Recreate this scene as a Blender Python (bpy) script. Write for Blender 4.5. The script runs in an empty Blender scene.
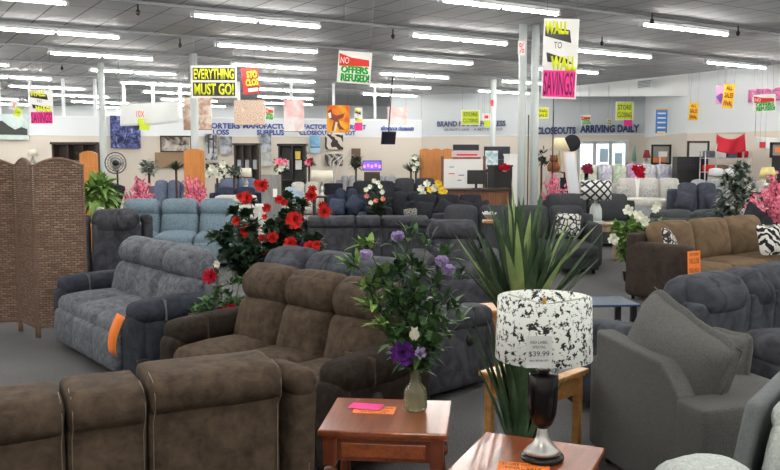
import bpy, bmesh, math, random
from mathutils import Vector, Matrix, Euler, noise
random.seed(7)
PI = math.pi
C = bpy.context.scene.collection
SC = bpy.context.scene
CAMZ, YH, F = 1.8, 160.0, 850.0
PITCH = math.atan((235 - YH) / F)
CEIL = 4.5

# ------------------------------------------------------------------ camera
cd = bpy.data.cameras.new('camera'); cam = bpy.data.objects.new('camera', cd); C.objects.link(cam)
cam.location = (0, 0, CAMZ); cam.rotation_euler = (PI/2 - PITCH, 0, 0)
cd.sensor_width = 36; cd.lens = F/780*36; cd.clip_end = 200
SC.camera = cam

def ray(px, py):
    a = (px-390)/F; b = (235-py)/F
    return Vector((a, math.cos(PITCH)+b*math.sin(PITCH), -math.sin(PITCH)+b*math.cos(PITCH)))
def atY(px, py, Y):
    d = ray(px, py); return Vector((0, 0, CAMZ)) + d*(Y/d.y)
def atH(px, py, h):
    d = ray(px, py); return Vector((0, 0, CAMZ)) + d*((h-CAMZ)/d.z)

# ------------------------------------------------------------------ materials
MATS = {}
def newmat(name):
    m = bpy.data.materials.new(name); m.use_nodes = True
    nt = m.node_tree; b = nt.nodes['Principled BSDF']
    return m, nt, b
def lin(c):
    f = lambda v: v/12.92 if v <= .04045 else ((v+.055)/1.055)**2.4
    return tuple(f(x/255) for x in c)
def plain(name, c, rough=.6, metal=0, spec=.5, coat=0):
    if name in MATS: return MATS[name]
    m, nt, b = newmat(name)
    b.inputs['Base Color'].default_value = (*lin(c), 1)
    b.inputs['Roughness'].default_value = rough; b.inputs['Metallic'].default_value = metal
    b.inputs['Specular IOR Level'].default_value = spec
    if coat: b.inputs['Coat Weight'].default_value = coat; b.inputs['Coat Roughness'].default_value = .1
    n = nt.nodes.new('ShaderNodeTexNoise'); n.inputs['Scale'].default_value = 60
    bp = nt.nodes.new('ShaderNodeBump'); bp.inputs['Strength'].default_value = .04
    tc = nt.nodes.new('ShaderNodeTexCoord'); nt.links.new(tc.outputs['Object'], n.inputs['Vector'])
    nt.links.new(n.outputs[0], bp.inputs['Height']); nt.links.new(bp.outputs[0], b.inputs['Normal'])
    MATS[name] = m; return m
def ramp_noise(nt, tc, scale, c1, c2, lo=.35, hi=.65, detail=4, dist=0.0, rough=.6):
    n = nt.nodes.new('ShaderNodeTexNoise'); n.inputs['Scale'].default_value = scale
    n.inputs['Detail'].default_value = detail; n.inputs['Distortion'].default_value = dist
    n.inputs['Roughness'].default_value = rough
    nt.links.new(tc, n.inputs['Vector'])
    r = nt.nodes.new('ShaderNodeValToRGB')
    r.color_ramp.elements[0].position = lo; r.color_ramp.elements[1].position = hi
    r.color_ramp.elements[0].color = (*lin(c1), 1); r.color_ramp.elements[1].color = (*lin(c2), 1)
    nt.links.new(n.outputs[0], r.inputs[0])
    return n, r
def fabric(name, c1, c2, scale=6, bump=.35, fine=160, sheen=.3, wr=.25, lo=.3, hi=.7, dist=1.2):
    if name in MATS: return MATS[name]
    m, nt, b = newmat(name)
    tc = nt.nodes.new('ShaderNodeTexCoord').outputs['Object']
    n, r = ramp_noise(nt, tc, scale, c1, c2, lo, hi, 6, dist)
    nt.links.new(r.outputs[0], b.inputs['Base Color'])
    b.inputs['Roughness'].default_value = .92; b.inputs['Specular IOR Level'].default_value = .2
    b.inputs['Sheen Weight'].default_value = sheen*.3; b.inputs['Sheen Tint'].default_value = (*lin(c2), 1); b.inputs['Sheen Roughness'].default_value = .4
    f = nt.nodes.new('ShaderNodeTexNoise'); f.inputs['Scale'].default_value = fine; nt.links.new(tc, f.inputs['Vector'])
    w = nt.nodes.new('ShaderNodeTexNoise'); w.inputs['Scale'].default_value = 6; w.inputs['Distortion'].default_value = .4
    nt.links.new(tc, w.inputs['Vector'])
    b1 = nt.nodes.new('ShaderNodeBump'); b1.inputs['Strength'].default_value = wr; b1.inputs['Distance'].default_value = .022
    w.inputs['Detail'].default_value = 3; nt.links.new(w.outputs[0], b1.inputs['Height'])
    b2 = nt.nodes.new('ShaderNodeBump'); b2.inputs['Strength'].default_value = bump; b2.inputs['Distance'].default_value = .004
    nt.links.new(f.outputs[0], b2.inputs['Height']); nt.links.new(b1.outputs[0], b2.inputs['Normal'])
    nt.links.new(b2.outputs[0], b.inputs['Normal'])
    MATS[name] = m; return m
def wood(name, c1, c2, rough=.35, scale=3, axis=0, coat=.3):
    if name in MATS: return MATS[name]
    m, nt, b = newmat(name)
    tc = nt.nodes.new('ShaderNodeTexCoord').outputs['Object']
    mp = nt.nodes.new('ShaderNodeMapping'); s = [14, 14, 14]; s[axis] = 1.2
    mp.inputs['Scale'].default_value = s; nt.links.new(tc, mp.inputs['Vector'])
    n, r = ramp_noise(nt, mp.outputs[0], scale, c1, c2, .3, .7, 6, .6)
    nt.links.new(r.outputs[0], b.inputs['Base Color'])
    b.inputs['Roughness'].default_value = rough; b.inputs['Coat Weight'].default_value = coat
    b.inputs['Coat Roughness'].default_value = .12
    MATS[name] = m; return m
def emis(name, c, s):
    if name in MATS: return MATS[name]
    m, nt, b = newmat(name)
    b.inputs['Base Color'].default_value = (*lin(c), 1)
    b.inputs['Emission Color'].default_value = (*lin(c), 1); b.inputs['Emission Strength'].default_value = s
    MATS[name] = m; return m
def pattern(name, kind, c1, c2, scale=10, c3=None, rough=.8):
    """two tone printed surfaces: voronoi / wave / checker style prints in object space"""
    if name in MATS: return MATS[name]
    m, nt, b = newmat(name); N = nt.nodes.new; L = nt.links.new
    tc = N('ShaderNodeTexCoord').outputs['Object']
    r = N('ShaderNodeValToRGB'); r.color_ramp.elements[0].color = (*lin(c1), 1); r.color_ramp.elements[1].color = (*lin(c2), 1)
    if kind == 'splat':
        n = N('ShaderNodeTexNoise'); n.inputs['Scale'].default_value = scale; n.inputs['Detail'].default_value = 5
        n.inputs['Roughness'].default_value = .68; L(tc, n.inputs['Vector']); L(n.outputs[0], r.inputs[0])
        r.color_ramp.elements[0].position = .44; r.color_ramp.elements[1].position = .465
    elif kind == 'cells':
        n = N('ShaderNodeTexVoronoi'); n.feature = 'DISTANCE_TO_EDGE'; n.inputs['Scale'].default_value = scale
        L(tc, n.inputs['Vector']); L(n.outputs[0], r.inputs[0])
        r.color_ramp.elements[0].position = .08; r.color_ramp.elements[1].position = .14
    elif kind == 'zebra':
        n = N('ShaderNodeTexWave'); n.inputs['Scale'].default_value = scale; n.inputs['Distortion'].default_value = 9
        n.inputs['Detail'].default_value = 2; n.inputs['Detail Scale'].default_value = 1.3
        n.bands_direction = 'DIAGONAL'; L(tc, n.inputs['Vector']); L(n.outputs[0], r.inputs[0])
        r.color_ramp.elements[0].position = .5; r.color_ramp.elements[1].position = .56
    elif kind == 'rings':
        n = N('ShaderNodeTexVoronoi'); n.inputs['Scale'].default_value = scale; L(tc, n.inputs['Vector'])
        mu = N('ShaderNodeMath'); mu.operation = 'MULTIPLY'; mu.inputs[1].default_value = 30
        si = N('ShaderNodeMath'); si.operation = 'SINE'; L(n.outputs[0], mu.inputs[0]); L(mu.outputs[0], si.inputs[0])
        L(si.outputs[0], r.inputs[0]); r.color_ramp.elements[0].position = .0; r.color_ramp.elements[1].position = .6
    elif kind == 'clouds':
        n = N('ShaderNodeTexNoise'); n.inputs['Scale'].default_value = scale; n.inputs['Detail'].default_value = 6
        n.inputs['Distortion'].default_value = 1; L(tc, n.inputs['Vector']); L(n.outputs[0], r.inputs[0])
        r.color_ramp.elements[0].position = .4; r.color_ramp.elements[1].position = .6
    elif kind == 'diamond':
        sp = N('ShaderNodeSeparateXYZ'); L(tc, sp.inputs[0])
        def tri(sign):
            a = N('ShaderNodeMath'); a.operation = 'MULTIPLY'; a.inputs[1].default_value = sign; L(sp.outputs[2], a.inputs[0])
            s = N('ShaderNodeMath'); s.operation = 'ADD'; L(sp.outputs[0], s.inputs[0]); L(a.outputs[0], s.inputs[1])
            p = N('ShaderNodeMath'); p.operation = 'PINGPONG'; p.inputs[1].default_value = 1/scale; L(s.outputs[0], p.inputs[0])
            return p.outputs[0]
        mn = N('ShaderNodeMath'); mn.operation = 'MINIMUM'; L(tri(1), mn.inputs[0]); L(tri(-1), mn.inputs[1])
        q = N('ShaderNodeMath'); q.operation = 'MULTIPLY'; q.inputs[1].default_value = scale; L(mn.outputs[0], q.inputs[0])
        L(q.outputs[0], r.inputs[0]); r.color_ramp.elements[0].position = .26; r.color_ramp.elements[1].position = .32
    if c3:
        e = r.color_ramp.elements.new(.85); e.color = (*lin(c3), 1)
    L(r.outputs[0], b.inputs['Base Color']); b.inputs['Roughness'].default_value = rough
    MATS[name] = m; return m

# ------------------------------------------------------------------ mesh builder
def rx(a): return Matrix.Rotation(a, 4, 'X')
def ry(a): return Matrix.Rotation(a, 4, 'Y')
def rz(a): return Matrix.Rotation(a, 4, 'Z')
def T(x, y=0, z=0): return Matrix.Translation((x, y, z))
class B:
    def __init__(s): s.v = []; s.f = []; s.sm = []
    def add(s, vs, fs, M=None, smooth=True):
        o = len(s.v)
        s.v += [tuple((M @ Vector(v)) if M is not None else v) for v in vs]
        s.f += [tuple(i+o for i in f) for f in fs]; s.sm += [smooth]*len(fs)
    def cush(s, c, size, rot=(0, 0, 0), r=.06, bulge=(0, 0, 0), n=7, wr=0.0, seed=0, pinch=0.0):
        h = [x/2 for x in size]
        ra = [min(q_, hh*.98) for q_, hh in zip(r, h)] if isinstance(r, tuple) else [min(r, min(h)*.98)]*3
        idx = {}; vs = []; fs = []
        def g(k): return math.sin(PI/2*(2*k/n-1))
        def pt(i, j, k):
            key = (i, j, k)
            if key in idx: return idx[key]
            p = (g(i), g(j), g(k)); t = Vector([p[a]*h[a] for a in range(3)])
            cl = Vector([max(-(h[a]-ra[a]), min(h[a]-ra[a], t[a])) for a in range(3)])
            d = Vector([(t[a]-cl[a])/ra[a] for a in range(3)])
            if d.length > 1e-9:
                d.normalize(); q = Vector([cl[a]+d[a]*ra[a] for a in range(3)])
            else: q = t
            for a in range(3):
                if bulge[a] and abs(abs(p[a])-1) < 1e-6:
                    b_, c_ = [x for x in range(3) if x != a]
                    q[a] += math.copysign(bulge[a], p[a])*(1-p[b_]**2)*(1-p[c_]**2)
            if pinch:
                b_ = [0, 1, 2]; th = min(range(3), key=lambda a: size[a])
                o = [x for x in b_ if x != th]
                e = max(abs(p[o[0]]), abs(p[o[1]])); q[th] *= 1-pinch*(e**4)
                cr = abs(p[o[0]]*p[o[1]])
                for a in o: q[a] *= 1-.07*(1-cr)*pinch*(abs(p[a])**6)
            if wr:
                nz = noise.noise(Vector((q[0]*7+seed, q[1]*7, q[2]*7)))+.5*noise.noise(Vector((q[0]*17, q[1]*17+seed, q[2]*17)))
                q += (q-Vector((0, 0, 0))).normalized()*nz*wr
            idx[key] = len(vs); vs.append(q); return idx[key]
        for u in range(n):
            for v in range(n):
                fs.append((pt(u, v, 0), pt(u, v+1, 0), pt(u+1, v+1, 0), pt(u+1, v, 0)))
                fs.append((pt(u, v, n), pt(u+1, v, n), pt(u+1, v+1, n), pt(u, v+1, n)))
                fs.append((pt(u, 0, v), pt(u+1, 0, v), pt(u+1, 0, v+1), pt(u, 0, v+1)))
                fs.append((pt(u, n, v), pt(u, n, v+1), pt(u+1, n, v+1), pt(u+1, n, v)))
                fs.append((pt(0, u, v), pt(0, u, v+1), pt(0, u+1, v+1), pt(0, u+1, v)))
                fs.append((pt(n, u, v), pt(n, u+1, v), pt(n, u+1, v+1), pt(n, u, v+1)))
        s.add(vs, fs, T(*c) @ Euler(rot).to_matrix().to_4x4()); return s
    def box(s, c, size, rot=(0, 0, 0), bev=0):
        h = [x/2 for x in size]
        if bev:
            b = min(bev, min(h)*.9)
            bm = bmesh.new(); bmesh.ops.create_cube(bm, size=1)
            bmesh.ops.scale(bm, vec=size, verts=bm.verts)
            bmesh.ops.bevel(bm, geom=bm.edges[:], offset=b, segments=2, affect='EDGES', profile=.5)
            bm.verts.index_update()
            s.add([v.co.copy() for v in bm.verts], [[v.index for v in f.verts] for f in bm.faces], T(*c) @ Euler(rot).to_matrix().to_4x4(), False); bm.free(); return s
        vs = [(x*h[0], y*h[1], z*h[2]) for x in (-1, 1) for y in (-1, 1) for z in (-1, 1)]
        fs = [(0, 1, 3, 2), (4, 6, 7, 5), (0, 4, 5, 1), (2, 3, 7, 6), (0, 2, 6, 4), (1, 5, 7, 3)]
        s.add(vs, fs, T(*c) @ Euler(rot).to_matrix().to_4x4(), False); return s
    def lathe(s, prof, c=(0, 0, 0), seg=20, M=None, sx=1, sy=1):
        vs = []; fs = []
        for (r, z) in prof:
            for k in range(seg):
                a = 2*PI*k/seg; vs.append((r*math.cos(a)*sx, r*math.sin(a)*sy, z))
        for i in range(len(prof)-1):
            for k in range(seg):
                k2 = (k+1) % seg; fs.append((i*seg+k, i*seg+k2, (i+1)*seg+k2, (i+1)*seg+k))
        if prof[0][0] > 1e-4: fs.append(tuple(range(seg))[::-1])
        if prof[-1][0] > 1e-4: fs.append(tuple((len(prof)-1)*seg+k for k in range(seg)))
        s.add(vs, fs, (M or Matrix()) if c == (0, 0, 0) else T(*c) @ (M or Matrix())); return s
    def tube(s, pts, r, seg=6):
        pts = [Vector(p) for p in pts]; vs = []; fs = []
        rs = r if isinstance(r, (list, tuple)) else [r]*len(pts)
        for i, p in enumerate(pts):
            d = (pts[min(i+1, len(pts)-1)]-pts[max(i-1, 0)]).normalized()
            u = d.cross(Vector((0, 0, 1))); u = u.normalized() if u.length > .05 else Vector((1, 0, 0)); w = d.cross(u)
            for k in range(seg):
                a = 2*PI*k/seg; vs.append(p+(u*math.cos(a)+w*math.sin(a))*rs[i])
        for i in range(len(pts)-1):
            for k in range(seg):
                k2 = (k+1) % seg; fs.append((i*seg+k, i*seg+k2, (i+1)*seg+k2, (i+1)*seg+k))
        fs.append(tuple(range(seg))); fs.append(tuple((len(pts)-1)*seg+k for k in range(seg))[::-1])
        s.add(vs, fs); return s
    def leaf(s, base, d, L, w, droop=.2, fold=.25, seg=4, up=Vector((0, 0, 1)), tip=.0, peak=.4):
        base = Vector(base); d = Vector(d).normalized(); side = d.cross(up)
        side = side.normalized() if side.length > .05 else Vector((1, 0, 0)); nn = side.cross(d)
        vs = []; fs = []
        for i in range(seg+1):
            t = i/seg; p = base+d*(L*t)-Vector((0, 0, 1))*(droop*L*t*t)
            ww = w*(math.sin(PI*min(1, t**(math.log(.5)/math.log(peak)) if t > 0 else 0)) if t < 1 else 0)*.5
            if i == 0: ww = w*.08
            vs += [p-side*ww+nn*ww*fold, p, p+side*ww+nn*ww*fold]
        for i in range(seg):
            a = i*3; fs += [(a, a+1, a+4, a+3), (a+1, a+2, a+5, a+4)]
        s.add(vs, fs); return s
    def sword(s, base, d, L, w, droop, seg=7):
        base = Vector(base); d = Vector(d).normalized(); side = d.cross(Vector((0, 0, 1)))
        side = side.normalized() if side.length > .05 else Vector((1, 0, 0)); nn = side.cross(d); vs = []; fs = []
        for i in range(seg+1):
            t = i/seg; p = base+d*(L*t)-Vector((0, 0, 1))*(droop*L*t**2.2)
            ww = w*.5*(.55+.45*math.sin(PI*min(t*1.6, .5)))*(1-t**2.6)
            vs += [p-side*ww+nn*ww*.5, p, p+side*ww+nn*ww*.5]
        for i in range(seg):
            a = i*3; fs += [(a, a+1, a+4, a+3), (a+1, a+2, a+5, a+4)]
        s.add(vs, fs); return s
    def rose(s, c, r, d=(0, -1, .3), rings=((.35, 5, .2), (.7, 6, .75), (1, 7, 1.15)), cup=.5, pw=.9):
        q = Vector((0, 0, 1)).rotation_difference(Vector(d).normalized()).to_matrix().to_4x4()
        M = T(*c) @ q
        for (R, k, tilt) in rings:
            for j in range(k):
                a = 2*PI*j/k+random.random()*.6; L = r*R*1.05; w = pw*2*PI*r*R/k*.9
                vs = []; fs = []
                for i in range(4):
                    t = i/3
                    for e in (-1, 0, 1):
                        ww = w*.5*math.sin(PI*(.15+.7*t))
                        out = L*t*math.sin(tilt)+.04*r; h = L*t*math.cos(tilt)+(.12*r*e*e if i else 0)*cup
                        vs.append((out*math.cos(a)-e*ww*math.sin(a), out*math.sin(a)+e*ww*math.cos(a), h))
                for i in range(3):
                    for e in range(2):
                        b = i*3+e; fs.append((b, b+1, b+4, b+3))
                s.add(vs, fs, M)
        return s
    def mum(s, c, r, d=(0, -1, .3)):
        return s.rose(c, r, d, rings=((.32, 9, .1), (.55, 13, .4), (.8, 17, .75), (1, 20, 1.15)), pw=1.35)
    def poly(s, pts, thick, M=None):
        """flat outline in x,z extruded in y"""
        n = len(pts); vs = [(x, -thick/2, z) for x, z in pts]+[(x, thick/2, z) for x, z in pts]
        fs = [tuple(range(n)), tuple(range(n, 2*n))[::-1]]+[(i, i+n, (i+1) % n+n, (i+1) % n) for i in range(n)]
        s.add(vs, fs, M, False); return s
    def build(s, name, mat, parent=None, kind=None, label=None):
        me = bpy.data.meshes.new(name); me.from_pydata(s.v, [], s.f); me.update()
        me.polygons.foreach_set('use_smooth', s.sm)
        me.materials.append(mat)
        bm = bmesh.new(); bm.from_mesh(me); bmesh.ops.recalc_face_normals(bm, faces=bm.faces); bm.to_mesh(me); bm.free()
        o = bpy.data.objects.new(name, me); C.objects.link(o)
        if parent: o.parent = parent
        if kind: o['kind'] = kind
        if label: o['label'] = label
        return o
def tag(o, label, cat, group=None, kind=None):
    o['label'] = label; o['category'] = cat
    if group: o['group'] = group
    if kind: o['kind'] = kind
    return o
def thing(name, loc, rot, label, cat, group=None, k=1):
    o = bpy.data.objects.new(name, None); C.objects.link(o); o.location = loc; o.rotation_euler = (0, 0, rot)
    o.empty_display_size = .1
    if k != 1: o.scale = (k, k, 1) if not isinstance(k, tuple) else k
    return tag(o, label, cat, group)
FONT = {}
def text(parent, s, cx, cz, w, h, mat, y=-.012, name='lettering', thick=.002, shear=0, bold=0, rot=None):
    cu = bpy.data.curves.new('t', 'FONT'); cu.body = s; cu.align_x = 'CENTER'; cu.extrude = 0; cu.shear = shear; cu.offset = bold
    cu.space_line = .85; cu.resolution_u = 3
    o = bpy.data.objects.new('t', cu); C.objects.link(o)
    me = bpy.data.meshes.new_from_object(o); C.objects.unlink(o); bpy.data.objects.remove(o)
    xs = [v.co.x for v in me.vertices]; ys = [v.co.y for v in me.vertices]
    sx = w/(max(xs)-min(xs)); sy = h/(max(ys)-min(ys)); mx = (max(xs)+min(xs))/2; my = (max(ys)+min(ys))/2
    for v in me.vertices:
        v.co = Vector((cx+(v.co.x-mx)*sx, y, cz+(v.co.y-my)*sy))
    bm = bmesh.new(); bm.from_mesh(me)
    r = bmesh.ops.extrude_face_region(bm, geom=bm.faces[:])
    bmesh.ops.translate(bm, vec=(0, -thick, 0), verts=[e for e in r['geom'] if isinstance(e, bmesh.types.BMVert)])
    bm.to_mesh(me); bm.free(); me.materials.clear(); me.materials.append(mat)
    o = bpy.data.objects.new(name, me); C.objects.link(o); o.parent = parent
    return o

# ------------------------------------------------------------------ palette
white = plain('white paint', (232, 236, 238), .6)
wcard = plain('white card', (240, 240, 238), .7)
black = plain('black plastic', (22, 22, 24), .45)
yellow = plain('yellow ink', (228, 235, 30), .6)
neon = plain('lime paper', (215, 235, 60), .6)
amber = plain('amber ink', (250, 205, 30), .6)
pink = plain('pink card', (244, 50, 150), .6)
red = plain('red ink', (225, 45, 30), .6)
orange = plain('orange card', (250, 135, 50), .6)
green = plain('green ink', (35, 190, 50), .6)
blueink = plain('blue paint', (62, 84, 165), .6)
navyink = plain('navy paint', (52, 70, 120), .6)
greyink = plain('grey blue paint', (100, 110, 140), .6)
pinkpaint = plain('pink paint', (225, 120, 175), .6)
steel = plain('brushed steel', (190, 190, 188), .3, 1)
glassdark = plain('dark glass', (20, 26, 40), .08, 0, .8)
cherry = wood('cherry wood', (112, 52, 26), (160, 84, 42), .28, 2.2, 1, .5)
cherryleg = wood('cherry legs', (94, 42, 20), (132, 64, 34), .3, 2.2, 2, .4)
oak = wood('oak wood', (168, 116, 62), (205, 152, 90), .4, 2.2, 0, .2)
pine = wood('orange pine', (190, 118, 50), (212, 140, 66), .45, 2, 2, .2)
darkwood = wood('dark wood', (40, 28, 24), (62, 44, 38), .45, 2, 2, .2)
deskwood = wood('walnut', (100, 58, 34), (140, 88, 54), .45, 2, 2, .2)
leafm = fabric('leaf green', (34, 66, 38), (92, 128, 76), 9, .1, 60, 0, 0)
leafm.node_tree.nodes['Principled BSDF'].inputs['Roughness'].default_value = .4
leafd = fabric('dark leaf green', (24, 44, 32), (54, 82, 56), 9, .1, 60, 0, 0)
leafd.node_tree.nodes['Principled BSDF'].inputs['Roughness'].default_value = .42
leafl = fabric('bright leaf green', (84, 124, 60), (148, 178, 100), 9, .1, 60, 0, 0)
leafs = fabric('silvery leaf', (92, 108, 98), (150, 160, 152), 9, .1, 60, 0, 0)
swordd = fabric('sword leaf green', (44, 68, 48), (88, 110, 80), 5, .1, 60, 0, 0)
swordl = fabric('pale sword leaf', (120, 150, 92), (178, 194, 128), 3, .1, 60, 0, 0)
for mm in (swordd, swordl): mm.node_tree.nodes['Principled BSDF'].inputs['Roughness'].default_value = .45
stemm = plain('stem green', (56, 76, 44), .7)
barkm = plain('bark brown', (74, 56, 44), .9)
redpet = fabric('red petals', (170, 20, 24), (226, 62, 54), 16, .05, 60, .1, 0)
crimpet = fabric('crimson petals', (150, 14, 40), (200, 30, 56), 12, .05, 60, .1, 0)
purpet = fabric('purple petals', (58, 16, 88), (98, 44, 132), 30, .05, 60, .1, 0)
lilpet = fabric('lilac petals', (128, 96, 176), (222, 212, 236), 22, .05, 60, .1, 0)
whpet = fabric('cream petals', (226, 228, 206), (248, 250, 240), 12, .05, 60, .1, 0)
yelpet = fabric('yellow petals', (236, 190, 40), (250, 226, 90), 12, .05, 60, .1, 0)
pinkpet = fabric('pink blossom', (226, 104, 138), (246, 168, 190), 12, .05, 60, .1, 0)
peachpet = fabric('peach petals', (220, 120, 96), (240, 170, 150), 12, .05, 60, .1, 0)

brownsuede = fabric('brown suede', (52, 43, 35), (94, 80, 67), 15, .3, 220, .35, .5, .25, .75, .4)
brownshade = fabric('shaded brown suede', (30, 25, 22), (54, 45, 39), 20, .3, 220, .3, .3, .28, .72, .5)  # same brown suede, darkened to paint shade on arms and base
greysuede = fabric('slate grey suede', (70, 73, 80), (118, 122, 129), 18, .3, 220, .35, .3, .3, .7, .8)
greyshade = fabric('shaded slate suede', (38, 42, 50), (62, 67, 77), 7, .3, 220, .3, .3)  # slate suede again, shade of the side panels put into its colour
charsuede = fabric('charcoal chenille', (42, 43, 48), (80, 81, 88), 5, .4, 160, .3, .35, .3, .7, 1.5)
bluegrey = fabric('blue grey chenille', (42, 45, 51), (82, 86, 94), 5, .4, 160, .35, .35, .3, .7, 1.5)
ltblue = fabric('light blue tweed', (92, 112, 126), (130, 148, 160), 40, .4, 200, .2, .2)
charcoal = fabric('charcoal weave', (52, 54, 58), (70, 72, 76), 60, .4, 260, .2, .2)
greyweave = fabric('warm grey weave', (78, 78, 78), (106, 106, 104), 120, .6, 320, .25, .3)
navyfab = fabric('navy fabric', (40, 47, 64), (60, 69, 88), 10, .2, 200, .2, .2)  # navy lightened, background haze worked into the colour
blackfab = fabric('black fabric', (34, 35, 41), (50, 52, 59), 10, .2, 200, .2, .2)  # black lifted towards grey, background haze put into the colour
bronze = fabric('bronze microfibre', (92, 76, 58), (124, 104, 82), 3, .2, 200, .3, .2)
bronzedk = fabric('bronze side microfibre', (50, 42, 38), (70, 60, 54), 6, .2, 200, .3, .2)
creamfab = fabric('cream fabric', (188, 186, 180), (214, 212, 206), 10, .3, 200, .2, .2)
ltgrey = fabric('light grey fabric', (142, 146, 150), (170, 174, 178), 10, .3, 200, .2, .2)
midgrey = fabric('mid grey fabric', (92, 96, 104), (118, 122, 132), 10, .3, 200, .2, .2)
dusk = fabric('dusk blue fabric', (86, 96, 118), (114, 124, 146), 10, .3, 200, .2, .2)
boucle = fabric('pale boucle', (170, 176, 174), (216, 222, 220), 60, 1.0, 130, .4, .5)
greyshell = fabric('grey shell fabric', (98, 102, 104), (120, 124, 126), 80, .4, 300, .3, .1)
kilimm = pattern('black and white ikat', 'cells', (30, 30, 32), (205, 205, 200), 12)
zebra = pattern('black and white brush print', 'zebra', (18, 18, 18), (225, 225, 222), 5.5)
diam = pattern('diamond print', 'diamond', (40, 42, 46), (226, 228, 226), 13)
pinstr = plain('pale piping', (128, 116, 102), .8)

# ------------------------------------------------------------------ room
def wallmat():
    m, nt, b = newmat('two tone wall paint'); N = nt.nodes.new; L = nt.links.new
    return m
def flat_wall(name, p, q, z0, z1, mat, thick=.12):
    """vertical wall slab from p to q (plan), thickness on the far side"""
    p = Vector((p[0], p[1], 0)); q = Vector((q[0], q[1], 0)); d = (q-p).normalized(); n = Vector((-d.y, d.x, 0))
    if n.y < 0 and abs(n.y) > .3: n = -n
    if abs(n.y) <= .3 and n.x < 0: n = -n
    zs = z0 if isinstance(z0, tuple) else (z0, z0)
    b = B(); v = []
    for w in (0, 1):
        off = n*thick*w
        v += [p+off+Vector((0, 0, zs[0])), q+off+Vector((0, 0, zs[1])), q+off+Vector((0, 0, z1)), p+off+Vector((0, 0, z1))]
    b.add(v, [(0, 1, 2, 3), (4, 7, 6, 5), (0, 4, 5, 1), (3, 2, 6, 7), (0, 3, 7, 4), (1, 5, 6, 2)], None, False)
    return b.build(name, mat, None, 'structure')
beige = plain('beige wall paint', (220, 212, 200), .8)
paleblue = plain('pale blue wall paint', (226, 232, 236), .8)
greyblue = plain('grey blue wall paint', (208, 215, 219), .8)
whitewall = plain('white wall paint', (236, 240, 242), .8)
# floor
m, nt, b = newmat('grey carpet'); tc = nt.nodes.new('ShaderNodeTexCoord').outputs['Object']
n1, r1 = ramp_noise(nt, tc, 90, (62, 62, 63), (114, 114, 115), .35, .65, 5)
n2, r2 = ramp_noise(nt, tc, .5, (205, 205, 205), (255, 255, 255), .3, .7, 3)
mx = nt.nodes.new('ShaderNodeMixRGB'); mx.blend_type = 'MULTIPLY'; mx.inputs[0].default_value = 1
nt.links.new(r1.outputs[0], mx.inputs[1]); nt.links.new(r2.outputs[0], mx.inputs[2]); nt.links.new(mx.outputs[0], b.inputs['Base Color'])
b.inputs['Roughness'].default_value = .95
bp = nt.nodes.new('ShaderNodeBump'); bp.inputs['Strength'].default_value = .4; bp.inputs['Distance'].default_value = .01
nt.links.new(n1.outputs[0], bp.inputs['Height']); nt.links.new(bp.outputs[0], b.inputs['Normal'])
carpet = m
def slab(name, z, t, mat):
    o = B().box((-2, 20, z), (52, 56, t)).build(name, mat, None, 'structure'); return o
slab('floor', -.05, .1, carpet)
# ceiling: grey roof deck of boards with dark seams
m, nt, b = newmat('grey ceiling deck'); N = nt.nodes.new; L = nt.links.new
tc = N('ShaderNodeTexCoord').outputs['Object']; mp = N('ShaderNodeMapping'); mp.inputs['Rotation'].default_value = (0, 0, -math.radians(32)); L(tc, mp.inputs['Vector'])
br = N('ShaderNodeTexBrick'); br.inputs['Scale'].default_value = 1; br.inputs['Brick Width'].default_value = .61; br.inputs['Row Height'].default_value = 1.22
br.inputs['Mortar Size'].default_value = .016; br.offset = 0; br.squash = 1
br.inputs['Color1'].default_value = (*lin((186, 189, 193)), 1); br.inputs['Color2'].default_value = (*lin((198, 201, 204)), 1); br.inputs['Mortar'].default_value = (*lin((104, 107, 112)), 1)
L(mp.outputs[0], br.inputs['Vector']); L(br.outputs[0], b.inputs['Base Color']); b.inputs['Roughness'].default_value = .8
slab('ceiling', CEIL+.05, .1, m)
# partition on the left with open top
PA, PB = (-15.6, 27.38), (1.15, 31.16)
LINE = 2.64
flat_wall('wall_partition_lower', PA, PB, 0, LINE, beige)
flat_wall('wall_partition_band', PA, PB, LINE, 3.2, paleblue)
def partY(px, off=.0):
    s = (px-390)/F; return (30.9-off)/(1-.2257*s)
PYAW = math.atan(.2257)
cap = flat_wall('trim_partition_cap', (PA[0], PA[1]-.05), (PB[0], PB[1]-.05), 3.2, 3.26, white, .2)
cap2 = flat_wall('trim_partition_line', (PA[0], PA[1]-.02), (PB[0], PB[1]-.02), LINE-.03, LINE+.01, white, .02)
ntrim = 1
for px in (2, 33, 66, 97.5, 126, 155, 182, 211, 240, 292, 334, 375):
    Y = partY(px); X = (px-390)/F*Y
    B().box((X, Y+.06, (3.26+CEIL)/2), (.09, .09, CEIL-3.26)).build('pillar', white, None, 'structure')
# far back walls
flat_wall('wall_back', (-24, 43), (1.2, 43), 0, CEIL, greyblue)
flat_wall('wall_back_side', (1.2, 43), (1.21, 36.05), 0, CEIL, greyblue)
WA, WB = (0.0, 36.0), (9.82, 33.0)
WL = 2.8
flat_wall('wall_rear_lower', WA, WB, 0, WL, beige)
flat_wall('wall_rear_upper', WA, WB, WL, CEIL, greyblue)
flat_wall('trim_rear_line', (WA[0], WA[1]-.02), (WB[0], WB[1]-.02), WL-.03, WL+.02, white, .02)
flat_wall('trim_rear_corner', (1.24, 35.55), (1.30, 35.53), 0, CEIL, greyblue, .1)
RA = (9.37, 27.0)
flat_wall('wall_return_lower', WB, RA, 0, 2.66, beige)
flat_wall('wall_return_upper', WB, RA, 2.66, CEIL, whitewall)
RB = (RA[0]+.53*26, RA[1]-.86*26)
flat_wall('wall_right_lower', RA, RB, 0, 2.63, beige)
flat_wall('wall_right_upper', RA, RB, 2.63, CEIL, paleblue)
RYAW = math.atan2(-.86, .53)
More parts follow.
